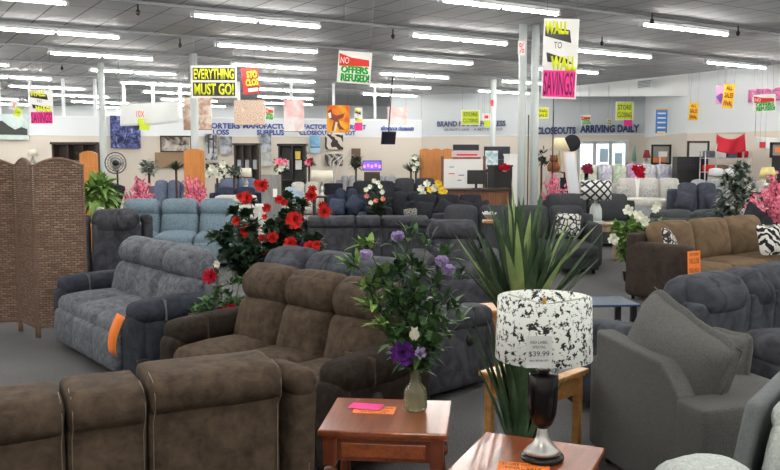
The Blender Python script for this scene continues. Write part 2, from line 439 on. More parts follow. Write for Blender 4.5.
# soffit
SA = (6.2, 32.4)
sf = flat_wall('wall_soffit', SA, (RA[0]-.02, RA[1]-.02), (4.2, 3.8), CEIL, white, .6)
for t in (.15, .3, .45, .6, .75, .9):
    x = SA[0]+(RA[0]-SA[0])*t; y = SA[1]+(RA[1]-SA[1])*t
    B().box((x, y-.02, CEIL-.3+.0), (.02, .03, .6-.4*(1-t))).build('trim_soffit_joint', greyblue, None, 'structure')
vt = thing('air_vent', (*(atY(645, 84, 28.2)),), math.atan2(-5.4, 3.17), 'grey slatted air vent on the white soffit', 'vent')
fr = B().box((0, 0, 0), (.62, .04, .26)); fr.build('vent_frame', greyblue, vt)
for i in range(5): B().box((0, -.025, -.09+i*.045), (.54, .02, .018)).build('slat', midgrey, vt)
# boundary walls that only close the shop off
flat_wall('wall_left', (-24, -7), (-24.01, 43), 0, CEIL, beige)
flat_wall('wall_front', (-24, -7.9), (23.5, -7.9), 0, CEIL, beige)

# poles
def pole(px, Y, r=.08, label='', py=None, z0=0):
    X = (px-390)/F*Y
    b = B(); b.lathe([(r, z0), (r, CEIL)], (X, Y, 0), 16)
    return b.build('pillar', plain('pale grey pole paint', (200, 208, 208), .4), None, 'structure')
pole(521, 17.3); pole(533.5, 17.3); pole(104.5, 24, .09); pole(196, 22, .1); pole(492, 29, .11)
B().tube([((527.5-390)/F*17.2, 17.2, 0), ((527.5-390)/F*17.2, 17.2, 2.7)], .012).build('trim_cable', black, None, 'structure')
B().tube([((552-390)/F*24, 24, 0), ((552-390)/F*24, 24, 3.6)], .018).build('trim_cable_rear', black, None, 'structure')

# ------------------------------------------------------------------ ceiling lights
tubem = emis('fluorescent tube', (255, 251, 244), 40)
O = Vector((-3.42, 15.15, 0)); A = Vector((3.88, 2.41, 0)); Bv = Vector((-.37, 3.83, 0)); dA = A.normalized()
yawL = math.atan2(A.y, A.x)
hb = B().box((0, 0, .0), (2.46, .15, .06), bev=.01)
protoL = thing('ceiling_light', (0, 0, 0), yawL, 'twin tube fluorescent strip light hung in a row under the grey ceiling', 'ceiling light', 'fluorescent strip lights under the ceiling')
hb.build('housing', white, protoL)
for s in (-1, 1):
    B().tube([(s*.61-.565, 0, -.052), (s*.61+.565, 0, -.052)], .026, 8).build('tube', tubem, protoL)
    B().box((s*1.24, 0, -.05), (.05, .1, .07)).build('end_cap', white, protoL)
def copy_tree(o, parent=None):
    c = o.copy(); C.objects.link(c); c.parent = parent
    for ch in list(o.children): copy_tree(ch, c)
    return c
first = True; rows = {}
for j in range(-6, 9):
    for i in range(-7, 8):
        P = O+A*i+Bv*j+dA*1.2
        if P.y < -6 or P.x < -22 or P.x > 21: continue
        if (P.x-RA[0])*.86+(P.y-RA[1])*.51 > -1.6: continue
        if P.y > 42: continue
        if P.x > -.5 and P.y > 34.2: continue
        if P.x > 5.5 and P.y > 27.6 : continue
        rows.setdefault(j, []).append(P)
        o = protoL if first else copy_tree(protoL); first = False
        o.location = (P.x, P.y, CEIL-.13)
k = 0
for j, ps in sorted(rows.items()):
    a = min(ps, key=lambda p: p.x)-dA*2; c = max(ps, key=lambda p: p.x)+dA*1.5; mid = (a+c)/2; ln = (c-a).length
    k += 1
    B().box((0, 0, 0), (ln, .045, .05)).build('trim_light_rail_%d' % k, plain('pale rail', (150, 154, 158), .5), None, 'structure')
    o = C.objects[-1]; o.location = (mid.x, mid.y, CEIL-.05); o.rotation_euler.z = yawL
# small sprinklers / hooks under the ceiling
for (px, py) in ((138, 12), (180, 45), (62, 68), (102, 81), (393, 36), (738, 33), (643, 57), (652, 21), (602, 43), (762, 67)):
    p = atH(px, py, CEIL-.14)
    t = B().lathe([(.015, CEIL-.0), (.015, CEIL-.10), (.04, CEIL-.12), (.04, CEIL-.17), (.015, CEIL-.2)], (p.x, p.y, 0), 8).build('sprinkler_head', black)
    tag(t, 'small dark sprinkler head under the grey ceiling deck', 'sprinkler', 'sprinkler heads on the ceiling')

# ------------------------------------------------------------------ furniture builders
def recliner(x, y, rot, label, segs, mat, dark, k=(1, 1, 1), dz=None, arms=(1, 1), name='recliner_sofa', cat='sofa', group=None, wing=None,
             n=8, piping=False, button=False, lever=False, hr=.30, hrx=.095, rear=False, wz=0):
    """segs: widths; a negative width is a console"""
    r = thing(name, (x, y, 0), rot, label, cat, group, k)
    W = sum(abs(s) for s in segs); aw = .25
    B().cush((0, .0, .23), (W+.02, .84, .34), r=.04, n=4).build('base', dark, r)
    xx = -W/2
    for i, s in enumerate(segs):
        w = abs(s); xc = xx+w/2; z = dz[i] if dz else 0; sd = i*3.1
        if s > 0:
            B().cush((xc, -.13, .42), (w-.008, .74, .20), (.03, 0, 0), r=.085, bulge=(0, 0, .035), n=n, wr=.006, seed=sd).build('seat_cushion', mat, r)
            fo = B().cush((xc, -.47, .23), (w-.012, .13, .33), r=.06, bulge=(0, .02, 0), n=n-2, wr=.005, seed=sd).build('footrest', mat, r)
        else:
            B().cush((xc, -.1, .42), (w-.01, .72, .26), r=.05, n=n-2).build('console', dark, r)
        bk = B().cush((xc, .20, .61+z), (w-.022, .25, .44), (-.30, 0, 0), r=(hrx, .12, .12), bulge=(0, .04, .0), n=n, wr=.008, seed=sd)
        bo = bk.build('backrest', mat, r)
        if rear:
            B().cush((xc, .38, .945+z), (w-.006, .34, .155), (-.04, 0, 0), r=(.018, .075, .07), bulge=(0, .008, .004), n=n, wr=.005, seed=sd+1).build('headrest', mat, bo)
            B().cush((xc, .41, .48+z/2), (w-.006, .15, .86+z), (-.04, 0, 0), r=(.014, .03, .03), bulge=(0, .012, 0), n=n, wr=.004, seed=sd).build('back_panel', mat, bo)
        else: B().cush((xc, .315, 1.035-hr/2+z), (w-.026, .36, hr), (-.16, 0, 0), r=(hrx, .15, .14), bulge=(0, .03, .012), n=n, wr=.009, seed=sd+1).build('headrest', mat, bo)
        if not rear: B().cush((xc, .385, .48+z/2), (w-.006, .15, .80+z), (-.07, 0, 0), r=.035, bulge=(0, .012, 0), n=n-2, wr=.004, seed=sd).build('back_panel', mat, bo)
        if piping:
            for sx in (-1, 1):
                xe = xc+sx*(w/2-.018)
                B().tube([(xe, .478, .08), (xe, .494, .45), (xe, .506, .84+z), (xe, .552, .90+z), (xe, .551, .95+z), (xe, .515, 1.005+z), (xe, .44, 1.022+z)], .0018, 5).build('piping', pinstr, bo)
        xx += w
    for i, sx in enumerate((-1, 1)):
        if not arms[i]: continue
        xc = sx*(W/2+aw/2)
        ar = B().cush((xc, .02, .30), (aw-.03, .80, .52), r=.06, bulge=(.01, 0, 0), n=n, wr=.005, seed=sx).build('armrest', dark, r)
        B().cush((xc, -.39, .29), (aw+.01, .16, .54), r=.075, n=n-2).build('arm_front', dark, ar)
        B().cush((xc, -.06, .585), (aw+.04, .74, .17), (.04, 0, 0), r=.08, bulge=(0, 0, .015), n=n, wr=.008, seed=5+sx).build('arm_pad', dark, ar)
        B().cush((xc, -.16, .588), (aw+.047, .018, .176), (.04, 0, 0), r=.008, n=4).build('stitched_band', mat, ar)
        if button and sx == button:
            B().lathe([(.0, 0), (.045, 0), (.05, .012), (.0, .016)], (xc+sx*(aw/2-.012), -.12, .42), 18, ry(PI/2*sx)).build('recline_button', black, ar)
        if lever and sx == lever:
            B().box((xc+sx*.12, -.36, .2), (.02, .12, .03), bev=.006).build('lever', steel, ar)
    if wing:
        for sx in (-1, 1):
            if wing == 2 or sx == wing:
                wg = B().cush((sx*(W/2+.082), .37, .49+wz/2), (.12, .24, .84+wz), (-.05, 0, -sx*.3), r=.05, n=n, wr=.004).cush((sx*(W/2+.082), .38, .915+wz), (.13, .28, .13), (-.05, 0, -sx*.3), r=.06, n=n, wr=.004)
                wg.build('wing', mat, r)
                if piping:
                    B().tube([(sx*(W/2+.125), .475, .1), (sx*(W/2+.122), .49, .84), (sx*(W/2+.115), .50, .93)], .0032, 5).build('piping', pinstr, r)
    for sx in (-1, 1):
        for sy in (-.36, .34):
            B().lathe([(.025, 0), (.03, .07)], (sx*(W/2-.05), sy, 0), 8).build('foot', black, r)
    return r

def sofa(x, y, rot, W, label, mat, seats=3, D=.92, H=.9, arm_h=.6, aw=.2, armmat=None, name='sofa', cat='sofa', group=None, n=5, back_r=.09, arms=(1, 1), chaise=0, seat_h=.45, bw=None, legm=None, cushmat=None):
    armmat = armmat or mat; cushmat = cushmat or mat
    r = thing(name, (x, y, 0), rot, label, cat, group)
    inner = W-aw*(arms[0]+arms[1]); x0 = -W/2+aw*arms[0]
    B().cush((0, .02, .21), (W-.02, D-.06, .26), r=.03, n=4).build('base', armmat, r)
    B().cush((0, D/2-.09, .08+(H-.2)/2), (W-.02, .17, H-.2), r=.05, n=n).build('back_frame', armmat, r)
    for i, sx in enumerate((-1, 1)):
        if arms[i]: B().cush((sx*(W/2-aw/2), 0, .07+arm_h/2-.03), (aw, D, arm_h), r=min(.08, aw*.45), n=n).build('armrest', armmat, r)
    w = inner/seats
    for i in range(seats):
        xc = x0+w*(i+.5); ext = .7 if (chaise and i == (seats-1 if chaise > 0 else 0)) else 0
        if ext: B().cush((xc, -D/2-ext/2+.1, .2), (w, ext+.1, .26), r=.03, n=4).build('chaise_base', armmat, r)
        B().cush((xc, -.09-ext/2, seat_h-.09), (w-.01, D-.2+ext, .19), r=.07, bulge=(0, 0, .02), n=n).build('seat_cushion', cushmat, r)
        B().cush((xc, D/2-.27, seat_h+(H-seat_h)/2-.0), (w-.01, .22, H-seat_h+.04), (-.2, 0, 0), r=back_r, bulge=(0, .04, .02), n=n, wr=.008 if n > 6 else 0, seed=i).build('back_cushion', cushmat, r)
    for sx in (-1, 1):
        for sy in (-1, 1):
            B().lathe([(.02, 0), (.03, .1)], (sx*(W/2-.08), sy*(D/2-.1), 0), 8).build('leg', legm or black, r)
    if chaise:
        B().lathe([(.02, 0), (.03, .1)], (math.copysign(W/2-aw-.06, chaise), -D/2-.52, 0), 8).build('leg', black, r)
    return r
def pillow(p, size, rot, mat, label, name='throw_pillow', n=8, group=None, pinch=.75, trim=None):
    b = B().cush((0, 0, 0), size, r=min(size)*.48, bulge=(0, .02, 0), n=n, pinch=pinch, wr=.006)
    o = b.build(name, mat); o.location = p; o.rotation_euler = rot
    return tag(o, label, 'pillow', group)
SOF = {}
def onsofa(key, lx, size, ang, mat, label, n=6, tilt=-.22, dz=0, yaw=0):
    r, W, D, H, sh = SOF[key]; c, s_ = math.cos(r.rotation_euler.z), math.sin(r.rotation_euler.z)
    ly = D/2-.50; sz = abs(math.cos(ang))*size[2]+abs(math.sin(ang))*size[0]
    z = sh+.03+sz/2*.93+dz
    return pillow((r.location.x+c*lx-s_*ly, r.location.y+s_*lx+c*ly, z), size, (tilt, ang, r.rotation_euler.z+yaw), mat, label, n=n)
def pxsofa(pl, pr, pt, Y, label, mat, rot=0, **k):
    H = 1.8-(pt-YH)*Y/F; W = (pr-pl)*Y/F; X = ((pl+pr)/2-390)/F*Y
    H = min(max(H, .6), 1.25); k.setdefault('seat_h', .45*max(1, H/.95)); r = sofa(X, Y, rot, W, label, mat, H=H, **k)
    SOF[label] = (r, W, .92, H, k['seat_h']); return r

# ------------------------------------------------------------------ FOREGROUND SOFAS
d27 = math.radians(27.3)
# rear top line passes (-1.36,2.9) .. (-.44,3.37); rear is local +y .49
dirv = Vector((math.cos(d27), math.sin(d27))); nrm = Vector((math.sin(d27), -math.cos(d27)))
segs = [.53, -.29, .53]; Wt = sum(abs(s) for s in segs)
right_end = Vector((-.44, 3.37))
cen = right_end - dirv*(Wt/2) - nrm*.50
recliner(cen.x, cen.y, PI+d27, 'brown suede reclining loveseat seen from behind, nearest the camera beside the cherry end table', segs, brownsuede, brownshade, k=(1, 1, .97),
         dz=[0, -.028, -.035], wing=-1, n=12, piping=True, hrx=.03, rear=True, arms=(0, 0), name='reclining_loveseat')
recliner(-.68, 5.58, -.80, 'brown suede reclining sofa facing left, with empty seat cushions, behind the cherry end table', [.58]*3, brownsuede, brownshade, k=(.88, .9, 1), n=12, button=1)
recliner(-2.34, 7.73, -.92, 'slate grey suede reclining sofa with an orange tag, beside the wicker folding screen', [.58]*3, greysuede, greyshade, k=(.95, .95, 1), n=11, button=1, lever=1)
recliner(-.22, 7.16, -.80+PI, 'blue grey reclining sofa back to back with the brown one, arm panel behind the vase', [.6]*3, bluegrey, charsuede, k=(.95, .95, 1), n=10, button=-1)
recliner(-3.76, 11.6, PI+.35, 'dark grey wing back recliner seen from behind, between wicker screen and light blue sofa', [.7], charsuede, charsuede, k=(.9, .9, 1.1), n=9, wing=2, arms=(0, 0), name='recliner_chair', cat='armchair')
recliner(-3.66, 14.6, .06, 'light blue tweed reclining sofa behind the slate grey sofa', [.66]*3, ltblue, ltblue, k=(1, 1, 1.08), n=9)
recliner(-.32, 12.2, PI+.04, 'charcoal reclining loveseat with console, seen from behind the purple flowers', [.66, -.36, .66], charsuede, charsuede, n=9, arms=(0, 0), wing=2, rear=True, name='reclining_loveseat')
recliner(.83, 10.5, .12, 'charcoal recliner chair with wide padded headrest facing the camera', [.66], charsuede, charsuede, n=10, name='recliner_chair', cat='armchair')
oo = thing('padded_ottoman', (2.62, 5.35, 0), .2, 'charcoal padded ottoman just right of the grey armchair cushions', 'ottoman')
B().cush((0, 0, .32), (.55, .5, .50), r=.07, n=8, wr=.006).build('body', charsuede, oo); B().cush((0, 0, .60), (.57, .52, .18), r=.08, n=9, bulge=(0, 0, .02), wr=.006).build('cushion', charsuede, oo)
B().lathe([(.2, 0), (.2, .09)], (0, 0, 0), 16).build('base', black, oo)
d2 = math.radians(38); dv2 = Vector((math.cos(d2), math.sin(d2))); nr2 = Vector((math.sin(d2), -math.cos(d2)))
c2 = Vector((2.03, 5.57))+dv2*.83-nr2*.45
recliner(c2.x, c2.y, PI+d2, 'blue grey chenille reclining sofa seen from behind, right of the grey armchair', [.66, -.34, .66, ], bluegrey, bluegrey, k=(1.0, 1, .97), n=11, wing=0, arms=(1, 1))

# ------------------------------------------------------------------ GREY ARMCHAIR with big cushion
ach = thing('armchair', (1.28, 5.0, 0), math.atan2(-.8, .22), 'warm grey woven armchair with one large loose back cushion, right of the speckled lamp', 'armchair')
# local x runs along back from far end to near end, local +y points to (.96,.26) = sitting direction
Lb = .84
outl = [(0, .05), (Lb, .05), (Lb, .6), (Lb-.05, .66), (Lb-.17, .76), (0, .80)]
b = B(); b.poly(outl, .12); b.build('backrest', greyweave, ach)
ch = bpy.context.scene.objects
bk = ach.children[0]; md = bk.modifiers.new('bev', 'BEVEL'); md.width = .025; md.segments = 3
B().cush((Lb+.08, .40, .33), (.26, .92, .56), r=.03, n=8).build('armrest', greyweave, ach)
B().cush((-.06, .44, .33), (.2, .9, .56), r=.03, n=6).build('armrest', greyweave, ach)
B().cush((Lb/2, .46, .26), (Lb, .84, .3), r=.03, n=5).build('base', greyweave, ach)
B().cush((Lb/2+.02, .50, .45), (Lb-.1, .76, .18), r=.07, bulge=(0, 0, .02), n=8).build('seat_cushion', greyweave, ach)
pc = B().cush((0, 0, 0), (.86, .26, .60), r=.12, bulge=(0, .06, .0), n=16, pinch=.85, wr=.012, seed=4)
po = pc.build('back_cushion', greyweave, ach); po.location = (Lb/2+.03, .18, .69); po.rotation_euler = (-.26, .26, 0)
pp = B()
hw, hh = .41, .275
pp.tube([(-hw, 0, -hh), (-hw*.97, 0, 0), (-hw, 0, hh), (0, 0, hh*.97), (hw, 0, hh), (hw*.97, 0, 0), (hw, 0, -hh)], .007, 6)
pp.build('piping', plain('dark grey piping', (60, 60, 62), .8), po)
for sx in (.05, Lb-.02):
    for sy in (.02, .8): B().lathe([(.025, 0), (.03, .06)], (sx, sy, 0), 8).build('leg', black, ach)
pillow((2.02, 5.02, .62), (.36, .16, .34), (-.2, 0, -1.1), greyweave, 'second warm grey cushion standing behind the large cushion of the grey armchair')

# pale boucle swivel chair, bottom right
sw = thing('barrel_chair', (1.62, 3.37, 0), -.62, 'pale boucle chair with smooth grey outer shell, at the bottom right corner', 'armchair')
B().cush((.25, -.05, .26), (.72, .70, .40), r=.08, n=8).build('base', greyshell, sw)
B().cush((.30, -.05, .47), (.62, .62, .2), r=(.11, .11, .09), bulge=(0, 0, .04), n=12, wr=.01).build('seat_cushion', boucle, sw)
bo = B().cush((-.115, .02, .62), (.065, .70, .54), (0, .17, 0), r=.044, n=12).build('backrest', greyshell, sw)
for sy in (-.24, 0, .24):
    B().cush((.03, sy*.95, .59), (.16, .23, .48), (0, .17, 0), r=.075, n=9, wr=.008, seed=sy*9).build('back_channel', boucle, bo)
B().cush((.07, .02, .82), (.18, .66, .16), (0, .17, 0), r=.078, n=10, wr=.01).build('headrest', boucle, bo)
ot = thing('boucle_ottoman', (1.13, 2.90, 0), .2, 'pale boucle ottoman with domed top, cut off by the bottom edge', 'ottoman')
B().cush((0, 0, .38), (.40, .40, .66), r=.12, n=12, bulge=(0, 0, .04), wr=.008).build('body', boucle, ot)
B().lathe([(0, 0), (.18, 0), (.18, .05), (0, .05)], (0, 0, 0), 20).build('base', black, ot)

# ------------------------------------------------------------------ TABLES AND LAMP
def turned(h):
    return [(.0, 0), (.018, 0), (.024, .03), (.017, .05), (.03, .10), (.034, .16), (.022, h-.30), (.017, h-.27), (.034, h-.25), (.034, h-.23), (.018, h-.215), (.03, h-.20), (.03, h-.19)]
def end_table(x, y, rot, w, d, h, label, mat, lmat, turned_legs=True, name='end_table', inset=None, group=None):
    t = thing(name, (x, y, 0), rot, label, 'table', group)
    tp = B().box((0, 0, h-.015), (w, d, .03), bev=.008).box((0, 0, h-.036), (w-.03, d-.03, .014), bev=.003); tp.build('tabletop', mat, t)
    if inset: B().box((0, 0, h+.001), (w-.14, d-.14, .006)).build('glass_inset', inset, t)
    aw, ad = w-.1, d-.1
    for s in (-1, 1):
        B().box((0, s*(ad/2), h-.10), (aw, .02, .10), bev=.002).build('apron', lmat, t)
        B().box((s*(aw/2), 0, h-.10), (.02, ad, .10), bev=.002).build('apron', lmat, t)
    B().box((0, -ad/2-.012, h-.10), (aw-.1, .012, .065), bev=.003).build('drawer_front', mat, t)
    for sx in (-1, 1):
        for sy in (-1, 1):
            b = B()
            if turned_legs:
                b.box((sx*aw/2, sy*ad/2, h-.105), (.06, .06, .13), bev=.004); b.lathe(turned(h), (sx*aw/2, sy*ad/2, 0), 14)
            else: b.box((sx*aw/2, sy*ad/2, (h-.04)/2), (.045, .045, h-.04), bev=.005)
            b.build('leg', lmat, t)
    if turned_legs: B().box((0, 0, .16), (aw, ad, .02), bev=.004).build('lower_shelf', lmat, t)
    return t
end_table(-.008, 3.935, math.radians(-6), .58, .53, .6, 'cherry end table with turned legs holding a glass vase and pink paper', cherry, cherryleg)
end_table(.555, 3.33, math.radians(-24), .52, .54, .6, 'cherry end table under the speckled table lamp, cut by the bottom edge', cherry, cherryleg)
end_table(.86, 4.98, math.radians(-42), .46, .5, .555, 'light oak end table with glass inset behind the black and silver lamp', oak, oak, False, inset=plain('pale glass', (120, 130, 130), .1, 0, .8))
end_table(.86, 7.75, math.radians(20), .52, .4, .45, 'light oak end table beyond the arm of the blue grey sofa', oak, oak, False)
ct = thing('coffee_table', (1.98, 8.1, 0), .1, 'low coffee table with dark blue glass top right of the lampshade', 'table')
B().box((0, 0, .44), (.7, .5, .02), bev=.004).build('glass_top', plain('blue glass', (62, 84, 112), .08, 0, .8), ct)
for sx in (-1, 1):
    for sy in (-1, 1): B().box((sx*.3, sy*.2, .215), (.05, .05, .43)).build('leg', black, ct)

lamp = thing('table_lamp', (.612, 3.33, .6), .25, 'table lamp with black tapered body, silver flared foot and black speckled white drum shade', 'lamp')
B().lathe([(.0, 0), (.082, 0), (.088, .008), (.085, .02), (.07, .026), (.05, .03), (0, .03)], (0, 0, 0), 28).build('base', plain('black lacquer', (14, 11, 12), .22, 0, .35), lamp)
B().lathe([(.0, .03), (.074, .03), (.062, .045), (.04, .065), (.027, .09), (.021, .12), (.020, .135), (0, .135)], (0, 0, 0), 32).build('flared_foot', steel, lamp)
B().lathe([(.0, .13), (.022, .13), (.04, .15), (.053, .19), (.058, .24), (.06, .345), (.055, .352), (0, .352)], (0, 0, 0), 32).build('body', plain('black lacquer', (14, 11, 12), .22, 0, .35), lamp)
B().lathe([(.0, .352), (.02, .354), (.032, .37), (.034, .385), (.02, .405), (.008, .415), (.008, .6), (0, .6)], (0, 0, 0), 20).build('neck', steel, lamp)
shm = pattern('speckled lampshade', 'splat', (26, 26, 26), (240, 245, 240), 44, None, .5)
B().lathe([(.190, .416), (.192, .418), (.184, .660), (.182, .662), (.180, .660), (.188, .418)], (0, 0, 0), 48).build('lamp_shade', shm, lamp)
sh = lamp.children[-1]
wf = B()
for a in (0, 2*PI/3, 4*PI/3): wf.tube([(0, 0, .63), (.18*math.cos(a), .18*math.sin(a), .65)], .0025, 5)
wf.build('shade_spider', steel, sh)
B().lathe([(0, .60), (.01, .60), (.012, .62), (.006, .64), (.01, .65), (0, .66)], (0, 0, 0), 12).build('finial', plain('brass', (190, 150, 80), .3, 1), lamp)
pt = thing('price_tag', tuple(atY(539, 352, 3.12)), .05, 'white price card reading 39.99 tied to the speckled lampshade', 'sign')
B().box((0, 0, 0), (.098, .002, .12)).build('card', plain('tag card', (214, 218, 216), .6), pt)
dk = plain('dark print', (50, 52, 62), .7)
text(pt, 'RED LABEL', 0, .037, .066, .010, dk, -.002, thick=.0006)
text(pt, 'SPECIAL', 0, .019, .05, .010, dk, -.002, thick=.0006)
text(pt, '$39.99', 0, -.008, .078, .022, dk, -.002, thick=.0006)
text(pt, 'REG. RETAIL $79', 0, -.033, .07, .008, dk, -.002, thick=.0006)

def paper(p, w, d, rot, mat, label, lines=(), z=0, name='flyer', tm=None):
    t = thing(name, p, rot, label, 'paper')
    B().box((0, 0, .001), (w, d, .002)).build('sheet', mat, t)
    for (s, cy, ww, hh) in lines:
        o = text(t, s, 0, 0, ww, hh, tm or dk, 0, thick=.0005); o.rotation_euler = (-PI/2, 0, 0); o.location = (0, cy, .0026)
    return t
paper((-.075, 4.005, .6), .20, .12, -.12, orange, 'orange printed flyer under the pink paper on the end table', (('STORE CLOSING', .03, .17, .02), ('ALL SALES FINAL', -.01, .15, .02), ('NO REFUNDS', -.04, .12, .012)), tm=plain('flyer brown print', (120, 70, 20), .7))
paper((-.115, 4.05, .604), .16, .10, -.25, pink, 'bright pink folded paper on the cherry end table beside the vase')
paper((.52, 3.22, .6), .2, .13, -.2, orange, 'orange store closing card lying at the foot of the lamp', (('STORE CLOSING', .04, .17, .022), ('FINAL SALE', .0, .14, .025)), tm=black)

def hang_tag(p, w, h, rot, label, lines, tilt=0):
    t = thing('sale_tag', p, rot, label, 'sign'); t.rotation_euler = (0, tilt, rot)
    B().box((0, 0, 0), (w, .004, h)).build('card', orange, t)
    for (s, cz, ww, hh) in lines: text(t, s, 0, cz, ww, hh, plain('tag print', (90, 50, 30), .7), -.003, thick=.001)
    return t
p = atY(694, 263.5, 10.0)
hang_tag((p.x, p.y, p.z), .175, .30, .3, 'orange sale tag hanging on the arm of the bronze brown sectional', (('STORE', .11, .13, .03), ('THE CLOSE', .03, .14, .06), ('SOLD AS IS', -.08, .13, .05)), -.05)

# vase and bouquet
vz = plain('ribbed green glass', (120, 122, 96), .12, 0, .8)
m_, nt_, b_ = newmat('olive glass'); b_.inputs['Base Color'].default_value = (*lin((146, 148, 118)), 1); b_.inputs['Roughness'].default_value = .12
b_.inputs['Transmission Weight'].default_value = .55
vase = B(); prof = [(.0, .0), (.045, .0), (.056, .012), (.058, .03), (.056, .085), (.05, .10), (.030, .12), (.025, .15), (.025, .20), (.030, .235), (.028, .237), (.022, .20), (.022, .15), (.0, .13)]
vs = []; seg = 48; fs = []
for (r, z) in prof:
    for q in range(seg):
        a = 2*PI*q/seg; rr = r*(1+.05*math.cos(12*a+z*30)) if r > 0 else 0
        vs.append((rr*math.cos(a), rr*math.sin(a), z))
for i in range(len(prof)-1):
    for q in range(seg): fs.append((i*seg+q, i*seg+(q+1) % seg, (i+1)*seg+(q+1) % seg, (i+1)*seg+q))
vase.add(vs, fs); vo = vase.build('glass_vase', m_); vo.location = (.122, 4.0, .6); vo.scale = (.95, .95, 1.1)
tag(vo, 'ribbed olive glass vase on the cherry end table', 'vase')

def rnd(a, b): return random.uniform(a, b)
def foliage(pts, n, L, w, mat, droop=.3, seg=3, spread=1.0, upb=.3):
    b = B()
    for k in range(n):
        p, d = random.choice(pts)
        dd = Vector((rnd(-1, 1), rnd(-1, 1), rnd(-.6, 1)+upb)).normalized()*spread+Vector(d)*.5
        b.leaf(Vector(p)+Vector((rnd(-1, 1), rnd(-1, 1), rnd(-1, 1)))*L*.2, dd, L*rnd(.6, 1.2), w*rnd(.7, 1.2), droop, .3, seg)
    return b
bq = thing('flower_bouquet', (.118, 4.0, .745), 0, 'bouquet of purple and lilac flowers with green leaves standing in the olive glass vase', 'flowers')
stems = B(); pts = []
tips = [(-.28, 0, .55), (-.22, 0, .64), (-.02, 0, .70), (.05, 0, .66), (-.1, .02, .66), (.14, 0, .60), (.2, 0, .5), (-.25, .0, .45), (-.14, 0, .44), (-.20, .02, .36), (-.05, .03, .55), (-.08, -.03, .50), (.04, .02, .52), (.1, 0, .42), (.18, -.02, .36), (.12, .03, .30), (-.16, -.03, .26), (0, -.04, .35), (.03, -.08, .25), (-.08, -.08, .24), (.1, -.07, .22), (0, .05, .45), (-.1, .06, .40), (.22, .02, .28)]
for tx, ty, tz in tips:
    path = []
    for i in range(6):
        t = i/5; path.append((tx*t**1.6, ty*t**1.6, tz*t-.05*(1-t)))
    stems.tube(path, .003, 5)
    for i in range(2, 6):
        pts.append((path[i], (tx*2, ty*2, .5)))
stems.build('stems', stemm, bq)
foliage(pts, 620, .095, .034, leafm, .25, 4).build('leaves', leafm, bq)
foliage([q for q in pts if q[0][0] < -.14], 60, .12, .04, leafl, .2, 4).build('leaves', leafl, bq)
foliage([q for q in pts if q[0][2] > .3], 260, .13, .018, leafd, .5, 4, upb=.8).build('leaves', leafd, bq)
low = [((rnd(-.08, .08), rnd(-.09, -.03), rnd(.07, .2)), (0, -.5, -.3)) for _ in range(10)]
foliage(low, 30, .09, .045, leafm, .35, 4).build('leaves', leafm, bq)
def flower(parent, c, r, mat, d=(0, -1, .3), kind='rose', label=None):
    b = B(); (b.mum if kind == 'mum' else b.rose)(c, r, d)
    return b.build('flower_head', mat, parent, label=label)
flower(bq, (-.06, -.14, .165), .058, purpet, (0, -1, .25), 'mum', 'large deep purple bloom')
flower(bq, (.02, -.10, .16), .03, lilpet, (.3, -1, .2))
for c in ((-.078, -.04, .675), (.125, -.05, .56), (.15, -.05, .52), (-.23, -.06, .59)):
    b = B(); b.rose(c, .042, (rnd(-.2, .2), -.3, 1), rings=((.7, 4, .1), (1, 5, .35), (1.1, 5, .55)), pw=1.2); b.build('flower_head', lilpet, bq, label='lilac tulip shaped bloom')
b = B()
for k in range(2): b.leaf((-.01+.01*k, -.11, .22), (.25-.5*k, -.3, 1), .085, .05, .1, .6, 4)
b.build('flower_head', whpet, bq, label='white calla bloom')

# ------------------------------------------------------------------ sword leaf plant
ag = thing('sword_leaf_plant', (.66, 4.22, 0), 0, 'tall artificial sword leaf plant with pale striped leaves behind the speckled lampshade', 'plant')
B().lathe([(0, 0), (.09, 0), (.12, .2), (.125, .22), (.11, .22), (.0, .2)], (0, 0, 0), 20).build('pot', black, ag)
trunk = B().lathe([(.035, .2), (.03, .8), (.02, 1.05)], (0, 0, 0), 10); trunk.build('trunk', barkm, ag)
bd = B(); bl = B()
for k in range(70):
    a = k*2.4+rnd(-.2, .2); e = rnd(.12, .8) if k > 14 else rnd(.04, .25)
    d = (math.cos(a)*e, math.sin(a)*e*.7, 1); z = .93+rnd(-.1, .08)
    (bl if k % 14 < 3 and k < 45 else bd).sword((math.cos(a)*.02, math.sin(a)*.02, z), d, rnd(.62, .80) if k < 15 else rnd(.5, .74), rnd(.05, .072), rnd(.02, .12))
for k in range(44):
    a = k*2.4+rnd(-.2, .2); e = rnd(.12, .42)
    bd.sword((math.cos(a)*.03, math.sin(a)*.03, .25+rnd(-.1, .3)), (math.cos(a)*e, math.sin(a)*e*.7, 1), rnd(.5, .8), rnd(.045, .065), rnd(.03, .2))
bd.build('dark_leaves', swordd, ag); bl.build('pale_leaves', swordl, ag, label='pale yellow green striped leaves')

